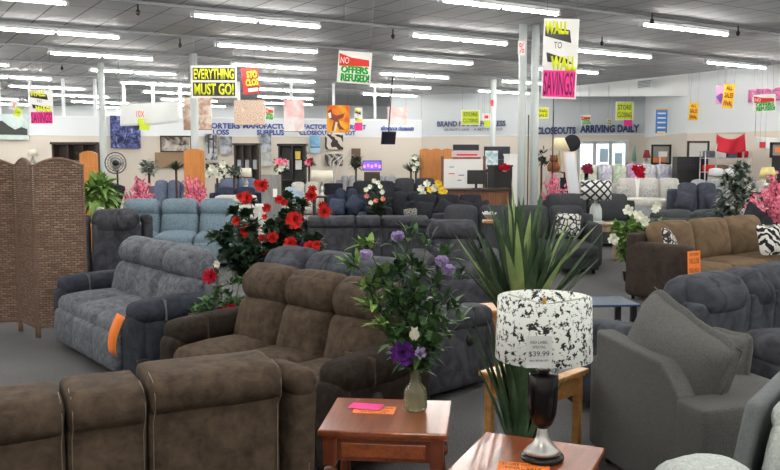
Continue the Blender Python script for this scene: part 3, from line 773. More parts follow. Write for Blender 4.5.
# ------------------------------------------------------------------ flower shrubs
def shrub(p, h, w, label, leafmat, nleaf, L, lw, flowers, name='flower_arrangement', z0=0, pot=True, cat='plant', core=None, group=None, nst=14, bot=.3):
    s = thing(name, p, 0, label, cat, group)
    st = B(); pts = []
    for k in range(nst):
        a = 2*PI*k/nst+rnd(-.3, .3); rr = w/2*rnd(.3, .95); top = h*rnd(.6, 1.0)*(1-.35*(rr/(w/2))**2)
        path = []
        for i in range(6):
            t = i/5; path.append((math.cos(a)*rr*t**1.4, math.sin(a)*rr*t**1.4, z0+.04+(top-z0-.04)*t))
        st.tube(path, max(.003, h*.003), 4)
        for i in range(1, 6):
            if path[i][2] > z0+(h-z0)*bot: pts.append((path[i], (math.cos(a), math.sin(a), .4)))
    st.build('stems', barkm if h > 1 else stemm, s)
    foliage(pts, nleaf, L, lw, leafmat, .3, 3).build('leaves', leafmat, s)
    if pot: B().lathe([(0, z0), (.06, z0), (.085, z0+.14), (.09, z0+.15), (.08, z0+.15), (0, z0+.13)], (0, 0, 0), 14).build('pot', black, s)
    for f in flowers:
        c, r, mt = f[:3]; flower(s, c, r, mt, (c[0]*.5+rnd(-.2, .2), -1, .25+rnd(-.2, .3)), f[3] if len(f) > 3 else 'rose')
    return s
def pxf(base, px, py, dy=0):
    Y = base[1]+dy; q = atY(px, py, Y); return (q.x-base[0], dy, q.z)
bp_ = (-1.28, 8.9, 0)
fl = []
for (px, py, r) in ((262, 186, .09), (247, 199, .09), (248, 232, .10), (237, 221, .06), (240, 197, .05), (267, 208, .06), (295, 221, .115), (273, 238, .08), (262, 238, .05), (311, 197, .08), (324, 212, .09), (322, 206, .06), (291, 244, .09), (309, 248, .09), (279, 200, .06), (265, 217, .04), (284, 203, .05), (312, 190, .06), (266, 254, .05), (257, 184, .05), (316, 245, .06)):
    fl.append((pxf(bp_, px, py, -.3-rnd(0, .2)), r*.8, redpet, 'mum'))
fl.append((pxf(bp_, 303, 247, -.35), .05, purpet))
shrub(bp_, 1.50, 1.25, 'tall red flowered shrub arrangement behind the brown reclining sofa', leafd, 3400, .13, .07, fl, name='red_flower_shrub', nst=44, bot=.4)
bp_ = (-1.35, 6.8, 0)
fl = [(pxf(bp_, 211, 277, -.12), .065, crimpet, 'mum'), (pxf(bp_, 222, 311, -.16), .035, crimpet), (pxf(bp_, 231, 309, -.16), .045, crimpet), (pxf(bp_, 217, 264, -.05), .03, whpet)]
shrub(bp_, 1.0, .5, 'small arrangement with crimson flowers between the grey and brown reclining sofas', leafm, 1000, .10, .042, fl, name='crimson_flower_arrangement', nst=20, bot=.3)
fl = []; bp_ = (-.15, 20.5, 0)
bp_ = ((377-390)/F*19.5, 19.5, 0)
for (px, py) in ((374, 181), (370, 187), (378, 183), (367, 196), (382, 192), (376, 201), (371, 203), (383, 199), (366, 190), (380, 187)): fl.append((pxf(bp_, px, py, -.25), .06, random.choice((whpet, whpet, peachpet))))
shrub(bp_, 1.32, .6, 'white and peach flowered shrub standing among the dark sofas', leafd, 600, .13, .06, fl, name='white_flower_shrub')
fl = []; bp_ = ((434-390)/F*18.97, 18.97, 0)
for (px, py, mt) in ((427, 184, whpet), (438, 184, yelpet), (434, 188, whpet), (441, 191, yelpet), (423, 194, whpet), (421, 189, whpet), (444, 193, yelpet), (430, 190, yelpet), (440, 187, yelpet)): fl.append((pxf(bp_, px, py, -.25), .085, mt))
shrub(bp_, 1.25, .6, 'yellow and white rose arrangement above the black sofas', leafm, 150, .12, .05, fl, name='yellow_rose_arrangement', bot=.7)
fl = []; bp_ = ((630-390)/F*12.6, 12.6, 0)
for (px, py) in ((640, 218), (613, 239), (637, 216), (628, 211), (644, 222)): fl.append((pxf(bp_, px, py, -.22), .085, whpet))
shrub(bp_, 1.12, .55, 'white rose bush left of the bronze brown sectional', leafl, 900, .15, .07, fl, name='white_rose_bush', nst=16)
fl = []; bp_ = ((656-390)/F*13.6, 13.6, 0)
for (px, py) in ((657, 206), (655, 209)): fl.append((pxf(bp_, px, py, -.15), .07, whpet))
shrub(bp_, 1.0, .3, 'single white rose spray behind the bronze brown sectional', leafl, 110, .12, .05, fl, name='white_rose_spray', nst=8)
# left green fern
bp_ = ((101-390)/F*14, 13.4, 0); 
fs_ = thing('leafy_green_plant', (-4.6, 13.4, 0), 0, 'bushy green fern plant with white tag beside the wicker screen', 'plant')
bb = B()
for k in range(260):
    a = rnd(0, 2*PI); e = rnd(.1, 1.0)
    bb.leaf((rnd(-.12, .12), rnd(-.1, .1), rnd(1.1, 1.4)), (math.cos(a)*e, math.sin(a)*e, rnd(-.2, 1)), rnd(.28, .46), .10, rnd(.2, .6), .3, 4)
bb.build('fronds', leafl, fs_)
B().tube([(0, 0, .3), (0, 0, 1.3)], .03).build('trunk', barkm, fs_); B().lathe([(0, 0), (.14, 0), (.18, .35), (0, .35)], (0, 0, 0), 14).build('pot', black, fs_)
B().box((.12, -.3, 1.0), (.11, .004, .16), (0, .25, 0)).build('tag', wcard, fs_)
fs2 = thing('small_green_plant', (-4.2, 13.0, 0), 0, 'small pointed green plant beneath the bushy fern', 'plant')
bb = B()
for k in range(50):
    a = rnd(0, 2*PI); bb.leaf((rnd(-.03, .03), 0, rnd(.78, .95)), (math.cos(a)*.5, math.sin(a)*.5, 1), .18, .05, .1, .3, 3)
bb.build('leaves', leafl, fs2); B().lathe([(0, .0), (.1, 0), (.12, .75), (.1, .8), (0, .8)], (0, 0, 0), 12).build('planter', black, fs2)
# pink blossom sprays
def blossom(p, h, w, label, n=26, z0=.5, spread=1, dotr=.03, seg=26):
    t = thing('pink_blossom_branches', p, 0, label, 'plant')
    st = B(); fb = B()
    for k in range(n):
        a = rnd(0, 2*PI); rr = w/2*rnd(.1, 1); hh = h*rnd(.7, 1)*(1-.25*(rr/(w/2)))
        path = [(math.cos(a)*rr*(i/5)**1.2, math.sin(a)*rr*(i/5)**1.2, z0*.6+(hh-z0*.6)*i/5) for i in range(6)]
        st.tube(path, .007, 4)
        for q in range(seg):
            tt = rnd(.3, 1)*5; i = min(4, int(tt)); u = tt-i
            c = Vector(path[i]).lerp(Vector(path[i+1]), u)+Vector((rnd(-1, 1), rnd(-1, 1), rnd(-1, 1)))*dotr*1.6
            fb.rose(c, dotr, (rnd(-1, 1), -1, rnd(-.5, 1)), rings=((1, 5, 1.0),), pw=1.1)
    st.build('branches', barkm, t); fb.build('blossoms', pinkpet, t)
    B().lathe([(0, 0), (.1, 0), (.12, z0*.5), (.07, z0*.65), (0, z0*.65)], (0, 0, 0), 12).build('pot', black, t)
blossom(((137-390)/F*17.9, 17.9, 0), 1.68, .75, 'pink blossom branches standing left, in front of the round fan', 26, .9)
blossom(((194-390)/F*17, 17, 0), 1.7, .62, 'pink blossom branches in front of the orange pine cabinet', 24, .9)
blossom(((553-390)/F*21, 21, 0), 1.62, .75, 'pink blossom branches right of the twin steel poles', 26, .7)
blossom(((777-390)/F*13.7, 13.7, 0), 1.66, 1.05, 'large pink blossom branches behind the bronze brown sectional', 46, .6, dotr=.035, seg=34)
# silvery tree
tr = thing('silvery_leaf_tree', ((737-390)/F*15.0, 15.0, 0), 0, 'slim artificial tree with silvery green leaves beside the pink blossom', 'plant')
pts = []; st = B()
for k in range(26):
    a = rnd(0, 2*PI); z = rnd(.5, 1.5); L_ = .42*(1.15-(z/1.9)); path = [(0, 0, z), (math.cos(a)*L_*.5, math.sin(a)*L_*.5, z+.12), (math.cos(a)*L_, math.sin(a)*L_, z+.2)]
    st.tube(path, .008, 4); pts += [(path[1], (0, 0, .3)), (path[2], (0, 0, .3))]
st.tube([(0, 0, 0), (0, 0, 1.75)], .02); pts += [((0, 0, z/10), (0, 0, .5)) for z in range(10, 18)]
st.build('trunk', barkm, tr); foliage(pts, 800, .17, .055, leafs, .4, 3).build('leaves', leafs, tr); foliage(pts, 420, .16, .055, leafd, .4, 3).build('leaves', leafd, tr)
B().lathe([(0, 0), (.14, 0), (.16, .3), (0, .3)], (0, 0, 0), 14).build('pot', black, tr)

# ------------------------------------------------------------------ wicker folding screen
m, nt, b = newmat('woven brown wicker'); N = nt.nodes.new; L = nt.links.new
tc = N('ShaderNodeTexCoord').outputs['Object']; sp = N('ShaderNodeSeparateXYZ'); L(tc, sp.inputs[0]); cb = N('ShaderNodeCombineXYZ')
L(sp.outputs[0], cb.inputs[0])
wn = N('ShaderNodeTexNoise'); wn.inputs['Scale'].default_value = 14; L(tc, wn.inputs['Vector']); wm = N('ShaderNodeMath'); wm.operation = 'MULTIPLY_ADD'; wm.inputs[1].default_value = .03; L(wn.outputs[0], wm.inputs[0]); L(sp.outputs[2], wm.inputs[2]); L(wm.outputs[0], cb.inputs[1])
br = N('ShaderNodeTexBrick'); br.inputs['Scale'].default_value = 1; br.inputs['Brick Width'].default_value = .062; br.inputs['Row Height'].default_value = .024
br.inputs['Mortar Size'].default_value = .007; br.inputs['Mortar Smooth'].default_value = 1.0
br.inputs['Color1'].default_value = (*lin((158, 130, 111)), 1); br.inputs['Color2'].default_value = (*lin((118, 94, 79)), 1); br.inputs['Mortar'].default_value = (*lin((80, 62, 52)), 1)
L(cb.outputs[0], br.inputs['Vector']); L(br.outputs[0], b.inputs['Base Color']); b.inputs['Roughness'].default_value = .65
bp = N('ShaderNodeBump'); bp.invert = True; bp.inputs['Strength'].default_value = .9; bp.inputs['Distance'].default_value = .01; L(br.outputs['Fac'], bp.inputs['Height']); L(bp.outputs[0], b.inputs['Normal'])
wicker = m; wrim = plain('wicker binding', (116, 92, 78), .7)
fsn = thing('folding_screen', (-3.10, 8.65, 0), 0, 'brown woven wicker folding screen with arched panels, at the far left beside the grey sofa', 'room divider')
corners = [Vector((-3.10, 8.65)), Vector((-3.575, 8.5)), Vector((-3.90, 8.87)), Vector((-4.38, 8.74)), Vector((-4.7, 9.12))]
for i in range(4):
    a, c = corners[i+1], corners[i]; w = (c-a).length; rot = math.atan2((c-a).y, (c-a).x)
    pn = B(); M_ = T(0, 0, 0); h0 = 1.77; arch = .07
    ol = [(.02, .1), (w-.02, .1)]+[(w-.02-(w-.04)*t/12, h0-.03+arch*math.sin(PI*t/12)) for t in range(13)]
    pn.poly(ol, .022); po_ = pn.build('panel', wicker, fsn); po_.location = (a.x+3.10, a.y-8.65, 0); po_.rotation_euler.z = rot
    fb = B()
    for xx_ in (.02, w-.02):
        for q in range(84): fb.lathe([(.008, 0), (.019, .005), (.019, .014), (.008, .019)], (xx_, 0, .04+q*.0205), 7)
        fb.tube([(xx_, 0, 0), (xx_, 0, .1)], .014)
    top_ = [(w-.02-(w-.04)*t/16, 0, h0-.03+arch*math.sin(PI*t/16)) for t in range(17)]
    fb.tube(top_, .018, 7)
    for z in (.12, .50, .93, 1.36, 1.6): fb.tube([(.02, -.006, z), (w-.02, -.006, z)], .014, 6)
    fo_ = fb.build('frame', wrim, po_)

# ------------------------------------------------------------------ bronze sectional
th = math.radians(37)
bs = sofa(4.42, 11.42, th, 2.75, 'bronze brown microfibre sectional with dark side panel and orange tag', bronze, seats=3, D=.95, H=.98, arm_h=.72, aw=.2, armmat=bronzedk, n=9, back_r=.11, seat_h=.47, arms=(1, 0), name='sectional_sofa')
pillow((3.62, 10.98, .74), (.42, .14, .36), (-.3, .25, .9), kilimm, 'small black and white patterned pillow behind the arm of the bronze sectional')
q = atY(764, 240, 11.9); pillow((q.x, q.y-.35, .72), (.54, .16, .44), (-.3, 0, .2), zebra, 'large black and white brush print pillow on the bronze sectional', n=10)
q = atY(757, 217, 13.3); pillow((q.x, q.y, q.z-.1), (.62, .18, .5), (-.2, .6, .3), blackfab, 'black pillow peaking up behind the bronze sectional')

# ------------------------------------------------------------------ mid sofas
sofa(2.12, 14.4, -.03, 2.8, 'charcoal sectional with chaise and bolster cushions behind the sword leaf plant', charcoal, seats=4, H=1.0, arm_h=.72, chaise=1, n=7, back_r=.11, name='sectional_sofa')
q = atY(568, 225, 14.0); pillow((q.x, q.y, q.z), (.42, .14, .4), (-.25, .05, -.2), kilimm, 'black and white patterned pillow on the charcoal sectional chaise')
pxsofa(538, 640, 195, 18, 'charcoal sofa with long rounded cushions below the entrance doors', charcoal, seats=2, back_r=.12)
pxsofa(612, 688, 178, 24.5, 'cream sofa with striped pillows in front of the mattress display', creamfab, seats=3)
sgp = pattern('striped grey print', 'cells', (150, 150, 150), (215, 213, 208), 22)
for lx, lb in ((-.75, 'grey patterned pillow at the left end of the cream sofa'), (0, 'grey patterned pillow in the middle of the cream sofa'), (.75, 'grey patterned pillow at the right end of the cream sofa')):
    onsofa('cream sofa with striped pillows in front of the mattress display', lx, (.5, .16, .45), .05, sgp, lb, 5)
q = atH(641, 204, 0)
ot = thing('storage_ottoman', ((643-390)/F*20.5, 20.5, 0), 0, 'light grey storage ottoman in front of the cream sofa', 'ottoman')
B().cush((0, 0, .36), (1.15, .7, .72), r=.05, n=5).build('body', ltgrey, ot); B().cush((0, 0, .78), (1.18, .74, .2), r=.06, n=5, bulge=(0, 0, .02)).build('lid', creamfab, ot)
pxsofa(672, 728, 181, 19.5, 'dark slate loveseat with loose pillows left of the silvery tree', midgrey if 0 else fabric('slate fabric', (58, 62, 74), (78, 82, 94), 10, .3, 200, .2, .2), seats=2, n=6)
slate = MATS['slate fabric']
K_ = 'dark slate loveseat with loose pillows left of the silvery tree'
onsofa(K_, -.36, (.42, .16, .42), .3, slate, 'dark slate pillow leaning at the left arm of the slate loveseat')
onsofa(K_, .34, (.42, .16, .42), -.2, slate, 'dark slate pillow leaning at the right arm of the slate loveseat')
sofa((690-390)/F*16.2, 16.2, PI-.1, 1.5, 'low green grey sofa seen from behind, in front of the slate loveseat', fabric('green grey fabric', (60, 68, 68), (80, 88, 88), 10, .3, 200, .2, .2), seats=2, H=.84, arm_h=.62)
sofa((664-390)/F*17.2, 17.2, .1, .8, 'charcoal armchair between the ottoman and the slate loveseat', charcoal, seats=1, H=.72, name='armchair', cat='armchair')
# left background
pxsofa(145, 200, 178, 22, 'dusty blue loveseat behind the left pink blossom', dusk, seats=3)
pxsofa(212, 262, 179, 25, 'slate blue sofa below the white table lamp', dusk, seats=2)
pxsofa(206, 262, 188, 21, 'navy curved sofa behind the pale bench', navyfab, seats=2, back_r=.1)
bn = thing('upholstered_bench', ((236-390)/F*18.5, 18.5, 0), 0, 'pale cream upholstered bench behind the light blue sofa', 'bench')
B().cush((0, 0, .42), (1.2, .7, .84), r=.04, n=5).build('body', creamfab, bn); B().cush((0, 0, .96), (.86, .5, .16), r=.07, n=5).build('cushion', creamfab, bn)
pxsofa(326, 366, 190, 19.8, 'navy sofa with two navy pillows left of the white flowered shrub', navyfab, seats=2, seat_h=.5, arm_h=.55)
snf = fabric('slate navy fabric', (52, 60, 78), (74, 84, 104), 10, .2, 200, .2, .2)
for lx, a, lb in ((-.2, .1, 'navy pillow on the left of the navy sofa'), (.2, .6, 'navy pillow leaning on the right of the navy sofa')):
    onsofa('navy sofa with two navy pillows left of the white flowered shrub', lx, (.38, .15, .38), a, snf, lb, 7)
rc = thing('round_back_chair', ((333-390)/F*22, 22, 0), 0, 'black round backed dining chair beside the wide white lampshade', 'chair')
B().cush((0, 0, .45), (.5, .5, .12), r=.05, n=5).build('seat', blackfab, rc); B().cush((0, .22, .85), (.5, .1, .7), r=.24, n=7).build('backrest', blackfab, rc)
for sx in (-.2, .2):
    for sy in (-.2, .2): B().tube([(sx, sy, 0), (sx, sy, .42)], .02).build('leg', black, rc)
pxsofa(388, 442, 178, 24.5, 'charcoal sofa with loose cushions left of the whiteboard', charcoal, seats=2)
pxsofa(345, 402, 182, 22.5, 'black sofa with flat cushions behind the white flowered shrub', blackfab, seats=2)
pxsofa(384, 432, 193, 19.9, 'black armchair sofa below the yellow roses', blackfab, seats=2, arm_h=.66)
pxsofa(405, 492, 196, 18, 'black sofa with pointed loose cushions in front of the office desk', blackfab, seats=3, back_r=.05)
K_ = 'black sofa with pointed loose cushions in front of the office desk'
onsofa(K_, -.78, (.34, .12, .26), -.1, pattern('grey lace print', 'cells', (40, 42, 40), (150, 152, 140), 24), 'small lace print pillow on the black sofa below the yellow roses')
for lx, a, lb in ((-.50, .12, 'black pillow beside the lace print pillow'), (-.08, .5, 'black pillow leaning diagonally under the yellow roses'), (.34, .25, 'black pillow in front of the desk monitor'), (.70, -.2, 'black pillow at the right end, in front of the wooden desk')):
    onsofa(K_, lx, (.40, .15, .40), a, blackfab, lb, 7)
pxsofa(335, 362, 173, 29, 'pale grey sofa beneath the purple television', ltgrey, seats=2)
pxsofa(366, 402, 173.5, 29, 'pale grey sofa right of the purple television', ltgrey, seats=2)
pxsofa(283, 326, 183, 23, 'white sofa with cushions behind the red flowered shrub', creamfab, seats=2)
onsofa('white sofa with cushions behind the red flowered shrub', -.3, (.46, .16, .4), .4, fabric('sky fabric', (150, 176, 196), (180, 200, 216), 10), 'sky blue pillow behind the red flowered shrub')
gc = thing('grey_cabinet', ((271.5-390)/F*21, 21, 0), 0, 'grey wood cabinet with white tag behind the red flowered shrub', 'cabinet')
gw = wood('grey wood', (120, 122, 122), (150, 152, 150), .5, 2, 2, .1)
B().box((0, 0, .72), (.44, .4, 1.44), bev=.01).build('body', gw, gc)
for s in (-1, 1): B().box((s*.105, -.205, .72), (.19, .02, 1.3), bev=.004).build('door', gw, gc)
B().box((.12, -.22, 1.0), (.1, .005, .2)).build('tag', wcard, gc)
sofa((655-390)/F*28, 28-1, 0, 2.2, 'pale sofa in front of the mattress beds', ltgrey, seats=3, H=.9) if 0 else None
pxsofa(735, 800, 176, 22, 'beige sofa behind the silvery tree and pink blossom', creamfab, seats=3)
pxsofa(686, 731, 173, 22.7, 'light grey sofa in front of the black dresser', ltgrey, seats=2)
pxsofa(568, 612, 183, 23.7, 'pale grey sofa below the flowered mattresses', ltgrey, seats=2)
bc = thing('folded_black_chair', (-5.5, 16.4, 0), .3, 'black fabric armchair behind the small green plant', 'armchair')
B().cush((0, 0, .4), (.5, .6, .78), r=.06, n=5).build('seat', blackfab, bc); B().cush((0.02, .25, .9), (.5, .2, .95), (-.2, .3, 0), r=.06, n=6).build('backrest', blackfab, bc)

# mattresses with quilts
mqm = [pattern('lilac print quilt', 'clouds', (178, 176, 206), (236, 236, 240), 6), pattern('green print quilt', 'clouds', (176, 206, 160), (240, 240, 232), 6), pattern('grey print quilt', 'clouds', (190, 196, 204), (236, 238, 240), 6), pattern('violet quilt', 'clouds', (196, 140, 200), (226, 196, 226), 6)]
for i, (px, mi, lb) in enumerate(((588, 1, 'mattress with pale green print cover below the entrance doors'), (603, 0, 'white quilted mattress standing under the right hand entrance pane'), (617, 1, 'mattress with leafy green cover next to the violet one'), (631, 3, 'mattress with violet cover behind the red ball of flowers'), (646, 2, 'grey printed mattress under the red table lamp'), (661, 0, 'lilac printed mattress in front of the framed wall mirror'), (676, 2, 'grey printed mattress in front of the black dresser'), (691, 0, 'lilac printed mattress at the right end of the mattress row'))):
    Y = 27.2-i*.12; X = (px-390)/F*Y
    t = thing('mattress_bed', (X, Y, 0), 0, lb, 'bed', 'mattress beds in a row')
    B().box((0, 0, .40), (.38, .8, .80), bev=.02).build('bed_base', creamfab, t)
    B().cush((0, 0, 1.22), (.40, .82, .86), r=.1, n=5, bulge=(0, 0, .03)).build('mattress', mqm[mi], t)

# ------------------------------------------------------------------ lamps in the back
def smalllamp(px, pyb, pyt, psh, wpx, Y, label, shade, base, top=.75, table=True, tm=darkwood):
    p = atY(px, pyb, Y); z0 = p.z; zt = atY(px, pyt, Y).z; zs = atY(px, psh, Y).z; r = wpx/2*Y/F
    if table:
        tt = thing('lamp_table', (p.x, Y, 0), 0, 'small table under the '+label, 'table')
        B().box((0, 0, z0-.02), (.5, .45, .04), bev=.005).build('tabletop', tm, tt)
        for sx in (-.2, .2):
            for sy in (-.18, .18): B().box((sx, sy, (z0-.04)/2), (.05, .05, z0-.04)).build('leg', tm, tt)
    t = thing('table_lamp', (p.x, Y, z0), 0, label, 'lamp'); H_ = zt-z0; hs = zs-z0
    B().lathe([(0, 0), (.09, 0), (.1, .02), (.05, .05), (.07, hs*.35), (.075, hs*.5), (.03, hs*.85), (.012, hs*.9), (.012, H_*.95), (0, H_*.95)], (0, 0, 0), 14).build('base', base, t)
    B().lathe([(r, hs), (r*top, H_), (r*top-.005, H_), (r-.005, hs)], (0, 0, 0), 20).build('lamp_shade', shade, t)
cream = plain('cream lampshade', (236, 232, 214), .7)
smalllamp(246, 188, 168, 177, 13, 23.5, 'white drum lamp above the slate blue sofa', cream, steel, .85)
smalllamp(322, 196, 170.5, 181, 23, 21.5, 'wide white drum lamp beside the black round backed chair', cream, steel, .92)
smalllamp(559, 172, 138, 150.5, 21, 25, 'cream cone shaded brass lamp right of the twin poles', plain('ivory shade', (230, 220, 180), .7), plain('antique brass', (170, 150, 110), .4, .6), .45)
smalllamp(646.5, 164, 150, 158, 8, 28, 'small lamp with dark red shade near the framed mirror', plain('maroon shade', (150, 50, 62), .7), steel, .5)
smalllamp(634, 164, 146, 161, 5, 29.3, 'slim teal cone lamp left of the red shaded lamp', plain('teal shade', (120, 165, 150), .7), steel, .3)
smalllamp(767, 192, 167, 178, 18, 17.5, 'lamp with yellow shade behind the pink blossom', plain('pale yellow shade', (232, 222, 150), .7), steel, .6)
smalllamp(33, 166, 149, 156, 11, 24, 'white cone lamp behind the wicker screen', cream, steel, .7)
# diamond lamp on wooden table
wt = end_table((604-390)/F*15.2, 15.2, .0, .62, .5, .68, 'pale wooden end table under the diamond print lamp', wood('pale wood', (140, 116, 88), (176, 150, 118), .5, 2, 2, .1), wood('pale wood', (140, 116, 88), (176, 150, 118), .5, 2, 2, .1), False)
B().box((.26, 0, .3), (.06, .44, .56)).build('side_panel', MATS['pale wood'], wt)
dl = thing('table_lamp', ((596-390)/F*15.1, 15.1, .68), 0, 'white lantern lamp with black diamond print drum shade', 'lamp')
B().box((0, 0, .02), (.26, .26, .04), bev=.01).lathe([(.12, .04), (.13, .12), (.12, .26), (.08, .34), (.03, .36), (.03, .42), (.01, .44), (.01, .7)], (0, 0, 0), 4, rz(PI/4)).build('base', plain('silver white glaze', (206, 214, 212), .3), dl)
B().lathe([(.27, .42), (.262, .76), (.255, .76), (.262, .42)], (0, 0, 0), 32).build('lamp_shade', diam, dl)

# ------------------------------------------------------------------ office desk and clutter
dx, dy = (476-390)/F*21, 21
dkk = thing('office_desk', (dx, dy, 0), 0, 'walnut front office desk carrying a monitor and papers', 'desk')
B().box((0, 0, 1.08), (1.62, .8, .05), bev=.01).build('desktop', plain('dark desktop', (52, 46, 44), .4), dkk)
B().box((-.5, -.3, .53), (.5, .06, 1.05), bev=.005).build('panel', deskwood, dkk); B().box((.0, -.28, .53), (.6, .05, 1.05)).build('panel', deskwood, dkk)
B().box((.5, -.3, .53), (.5, .06, 1.05), bev=.005).build('panel', deskwood, dkk); B().box((.74, 0, .53), (.05, .7, 1.05)).build('side_panel', deskwood, dkk); B().box((-.74, 0, .53), (.05, .7, 1.05)).build('side_panel', deskwood, dkk)
mn = thing('computer_monitor', ((476-390)/F*20.8, 20.8, 1.105), 0, 'black flat monitor seen from behind on the office desk', 'monitor')
B().box((0, 0, .28), (.44, .05, .34), bev=.015).build('screen', black, mn); B().box((0, .02, .06), (.06, .04, .12)).build('stand', black, mn); B().box((0, 0, .008), (.24, .18, .016)).build('foot', black, mn)
wb = thing('whiteboard', ((463-390)/F*22, 22, 0), 0, 'white notice board in a brown wooden frame behind the office desk', 'board')
B().box((0, 0, 1.45), (1.02, .04, .75)).build('board', wcard, wb)
for s in (-1, 1): B().box((s*.54, 0, .95), (.07, .07, 1.9)).build('post', deskwood, wb)
for (x_, z_, w_, mt) in ((-.3, 1.62, .12, greyink), (-.3, 1.45, .16, red), (-.05, 1.41, .14, blueink), (-.1, 1.28, .1, greyink)): B().box((x_, -.025, z_), (w_, .005, .02)).build('note', mt, wb)
def arm_scal(px, w, lab, Y, hz, mt, name='wooden_headboard', n=3):
    t = thing(name, ((px-390)/F*Y, Y, 0), 0, lab, 'headboard'); W_ = w*Y/F
    ol = [(-W_/2, 0), (W_/2, 0)]+[(W_/2-W_*i/24, hz+.05*abs(math.sin(PI*n*i/24))) for i in range(25)]
    B().poly(ol, .08).build('board', mt, t)
    for i in range(n): B().box((-W_/2+W_*(i+.5)/n, -.05, hz*.5), (W_/n-.1, .02, hz*.75), bev=.005).build('panel', mt, t)
    return t
arm_scal(436, 33, 'orange pine headboard with scalloped top beside the whiteboard', 26, 2.1, pine)
arm_scal(195, 20, 'orange pine cabinet back behind the right pink blossom', 19, 2.0, pine, 'pine_cabinet', 1)
arm_scal(90, 17, 'orange pine headboard with arched top behind the fern', 16, 1.92, pine, n=1)
bx = thing('printed_box', ((466-390)/F*25, 25, 0), 0, 'red and white printed carton stacked above the whiteboard', 'box')
B().box((0, 0, .95), (.8, .4, 1.88)).build('stand', deskwood, bx); B().box((0, 0, 1.97), (.84, .42, .17)).build('carton', plain('red white card', (222, 200, 204), .6), bx); B().box((0, -.215, 1.95), (.6, .01, .05)).build('stripe', red, bx)
# TV row behind desk
def tv(px, py, w, h, Y, label, scr, stand=True, name='television', yaw=0, tilt=0):
    p = atY(px, py, Y); W_ = w*Y/F; H_ = h*Y/F
    t = thing(name, tuple(p), yaw, label, 'television'); t.rotation_euler = (tilt, 0, yaw)
    B().box((0, 0, 0), (W_, .05, H_), bev=.01).build('bezel', black, t); B().box((0, -.028, 0), (W_-.05, .004, H_-.05)).build('screen', scr, t)
    return t
scrd = plain('dark screen', (28, 34, 48), .15, 0, .6)
t1 = tv(372, 165.5, 19, 10, 27, 'flat television showing a purple picture among grey sofas', emis('purple screen', (92, 70, 190), .7))
for i in range(5): B().box((-.24+i*.12, -.032, -.03+.03*(i % 2)), (.07, .003, .1)).build('picture', emis('pink screen glow', (210, 120, 210), .8), t1)
B().box((0, 0, -.18-.6), (.5, .3, 1.15)).build('stand', darkwood, t1)
tv(388.5, 138, 15, 13, 27, 'black television hanging tilted from the ceiling', scrd, yaw=.35, tilt=.25).children[0]
B().tube([(0, .03, 0), (0, .1, 1.9)], .02).build('ceiling_pole', black, [o for o in C.objects if o.name.startswith('television')][-1])
cd_ = thing('media_cabinet', ((497-390)/F*26, 26, 0), 0, 'black media cabinet behind the office desk', 'cabinet')
B().box((0, 0, .905), (.9, .5, 1.81), bev=.01).build('body', black, cd_)
t = tv(497, 153, 26, 13, 25.9, 'large black television on the media cabinet behind the desk', scrd)
t = tv(466, 147.5, 26, 6, 27, 'long black television standing above the printed carton', scrd)
B().box((0, 0, -1.2), (.6, .3, 2.1)).build('stand', darkwood, t)
ps = thing('poster_stand', ((491-390)/F*24, 24, 0), 0, 'white and blue poster on a stand behind the monitor', 'sign')
B().box((0, 0, 1.8), (.36, .03, .52)).build('poster', pattern('pale poster', 'clouds', (150, 190, 200), (236, 240, 240), 6), ps); B().box((0, .02, .8), (.05, .05, 1.6)).build('pole', black, ps); B().box((0, 0, .02), (.4, .3, .04)).build('foot', black, ps)
# clutter of cartons and white goods behind the poles
rc_ = [(508, 172, 16, 8, white, 'white carton on the counter right of the desk monitor'), (498, 177, 20, 9, plain('grey box', (120, 124, 130), .6), 'grey storage box low beside the desk'), (513, 186, 14, 14, wcard, 'tall white box against the left steel pole'), (503, 190, 12, 8, plain('brown box', (120, 96, 84), .7), 'brown carton standing beside the desk end'), (512, 159, 12, 10, wcard, 'white box on top of the boxes by the left steel pole'), (500, 167, 22, 4, black, 'flat black tray under the red flowers')]
for i, (px, py, w, h, mt, lb) in enumerate(rc_):
    Y = 23.5-.35*i; p = atY(px, py, Y); zt = p.z+h/2*Y/F
    t = thing('storage_box', (p.x, Y, 0), .1*i, lb, 'box')
    B().box((0, 0, zt/2), (w*Y/F, .3, zt), bev=.01).build('body', mt, t); B().box((0, 0, zt-.02), (w*Y/F+.03, .33, .04), bev=.008).build('lid', mt, t)
fl = thing('red_flower_ball', ((504-390)/F*21.6, 21.6, 1.5), 0, 'round red flower bouquet on the cartons by the poles', 'flowers')
for k in range(6): flower(fl, (rnd(-.08, .08), -.05, .1+rnd(-.04, .06)), .08, crimpet)
B().lathe([(0, 0), (.05, 0), (.06, .08), (0, .08)], (0, 0, 0), 10).build('vase', wcard, fl)
fl = thing('red_flower_ball', ((637-390)/F*22, 22, 1.28), 0, 'round red flower bouquet in front of the violet mattress', 'flowers')
for k in range(9): flower(fl, (rnd(-.1, .1), -.05, .2+rnd(-.1, .1)), .1, crimpet)
B().lathe([(0, -1.28), (.07, -1.28), (.03, -.6), (.06, .1), (0, .1)], (0, 0, 0), 10).build('tall_vase', wcard, fl)
fl = thing('maroon_flower_ball', ((586-390)/F*23, 23, 1.35), 0, 'maroon flower bouquet left of the mattress row', 'flowers')
for k in range(7): flower(fl, (rnd(-.1, .1), -.05, .2+rnd(-.06, .08)), .09, fabric('maroon petals', (110, 30, 56), (170, 60, 90), 12))
B().lathe([(0, -1.35), (.07, -1.35), (.03, -.6), (.06, .12), (0, .12)], (0, 0, 0), 10).build('tall_vase', glassdark, fl)
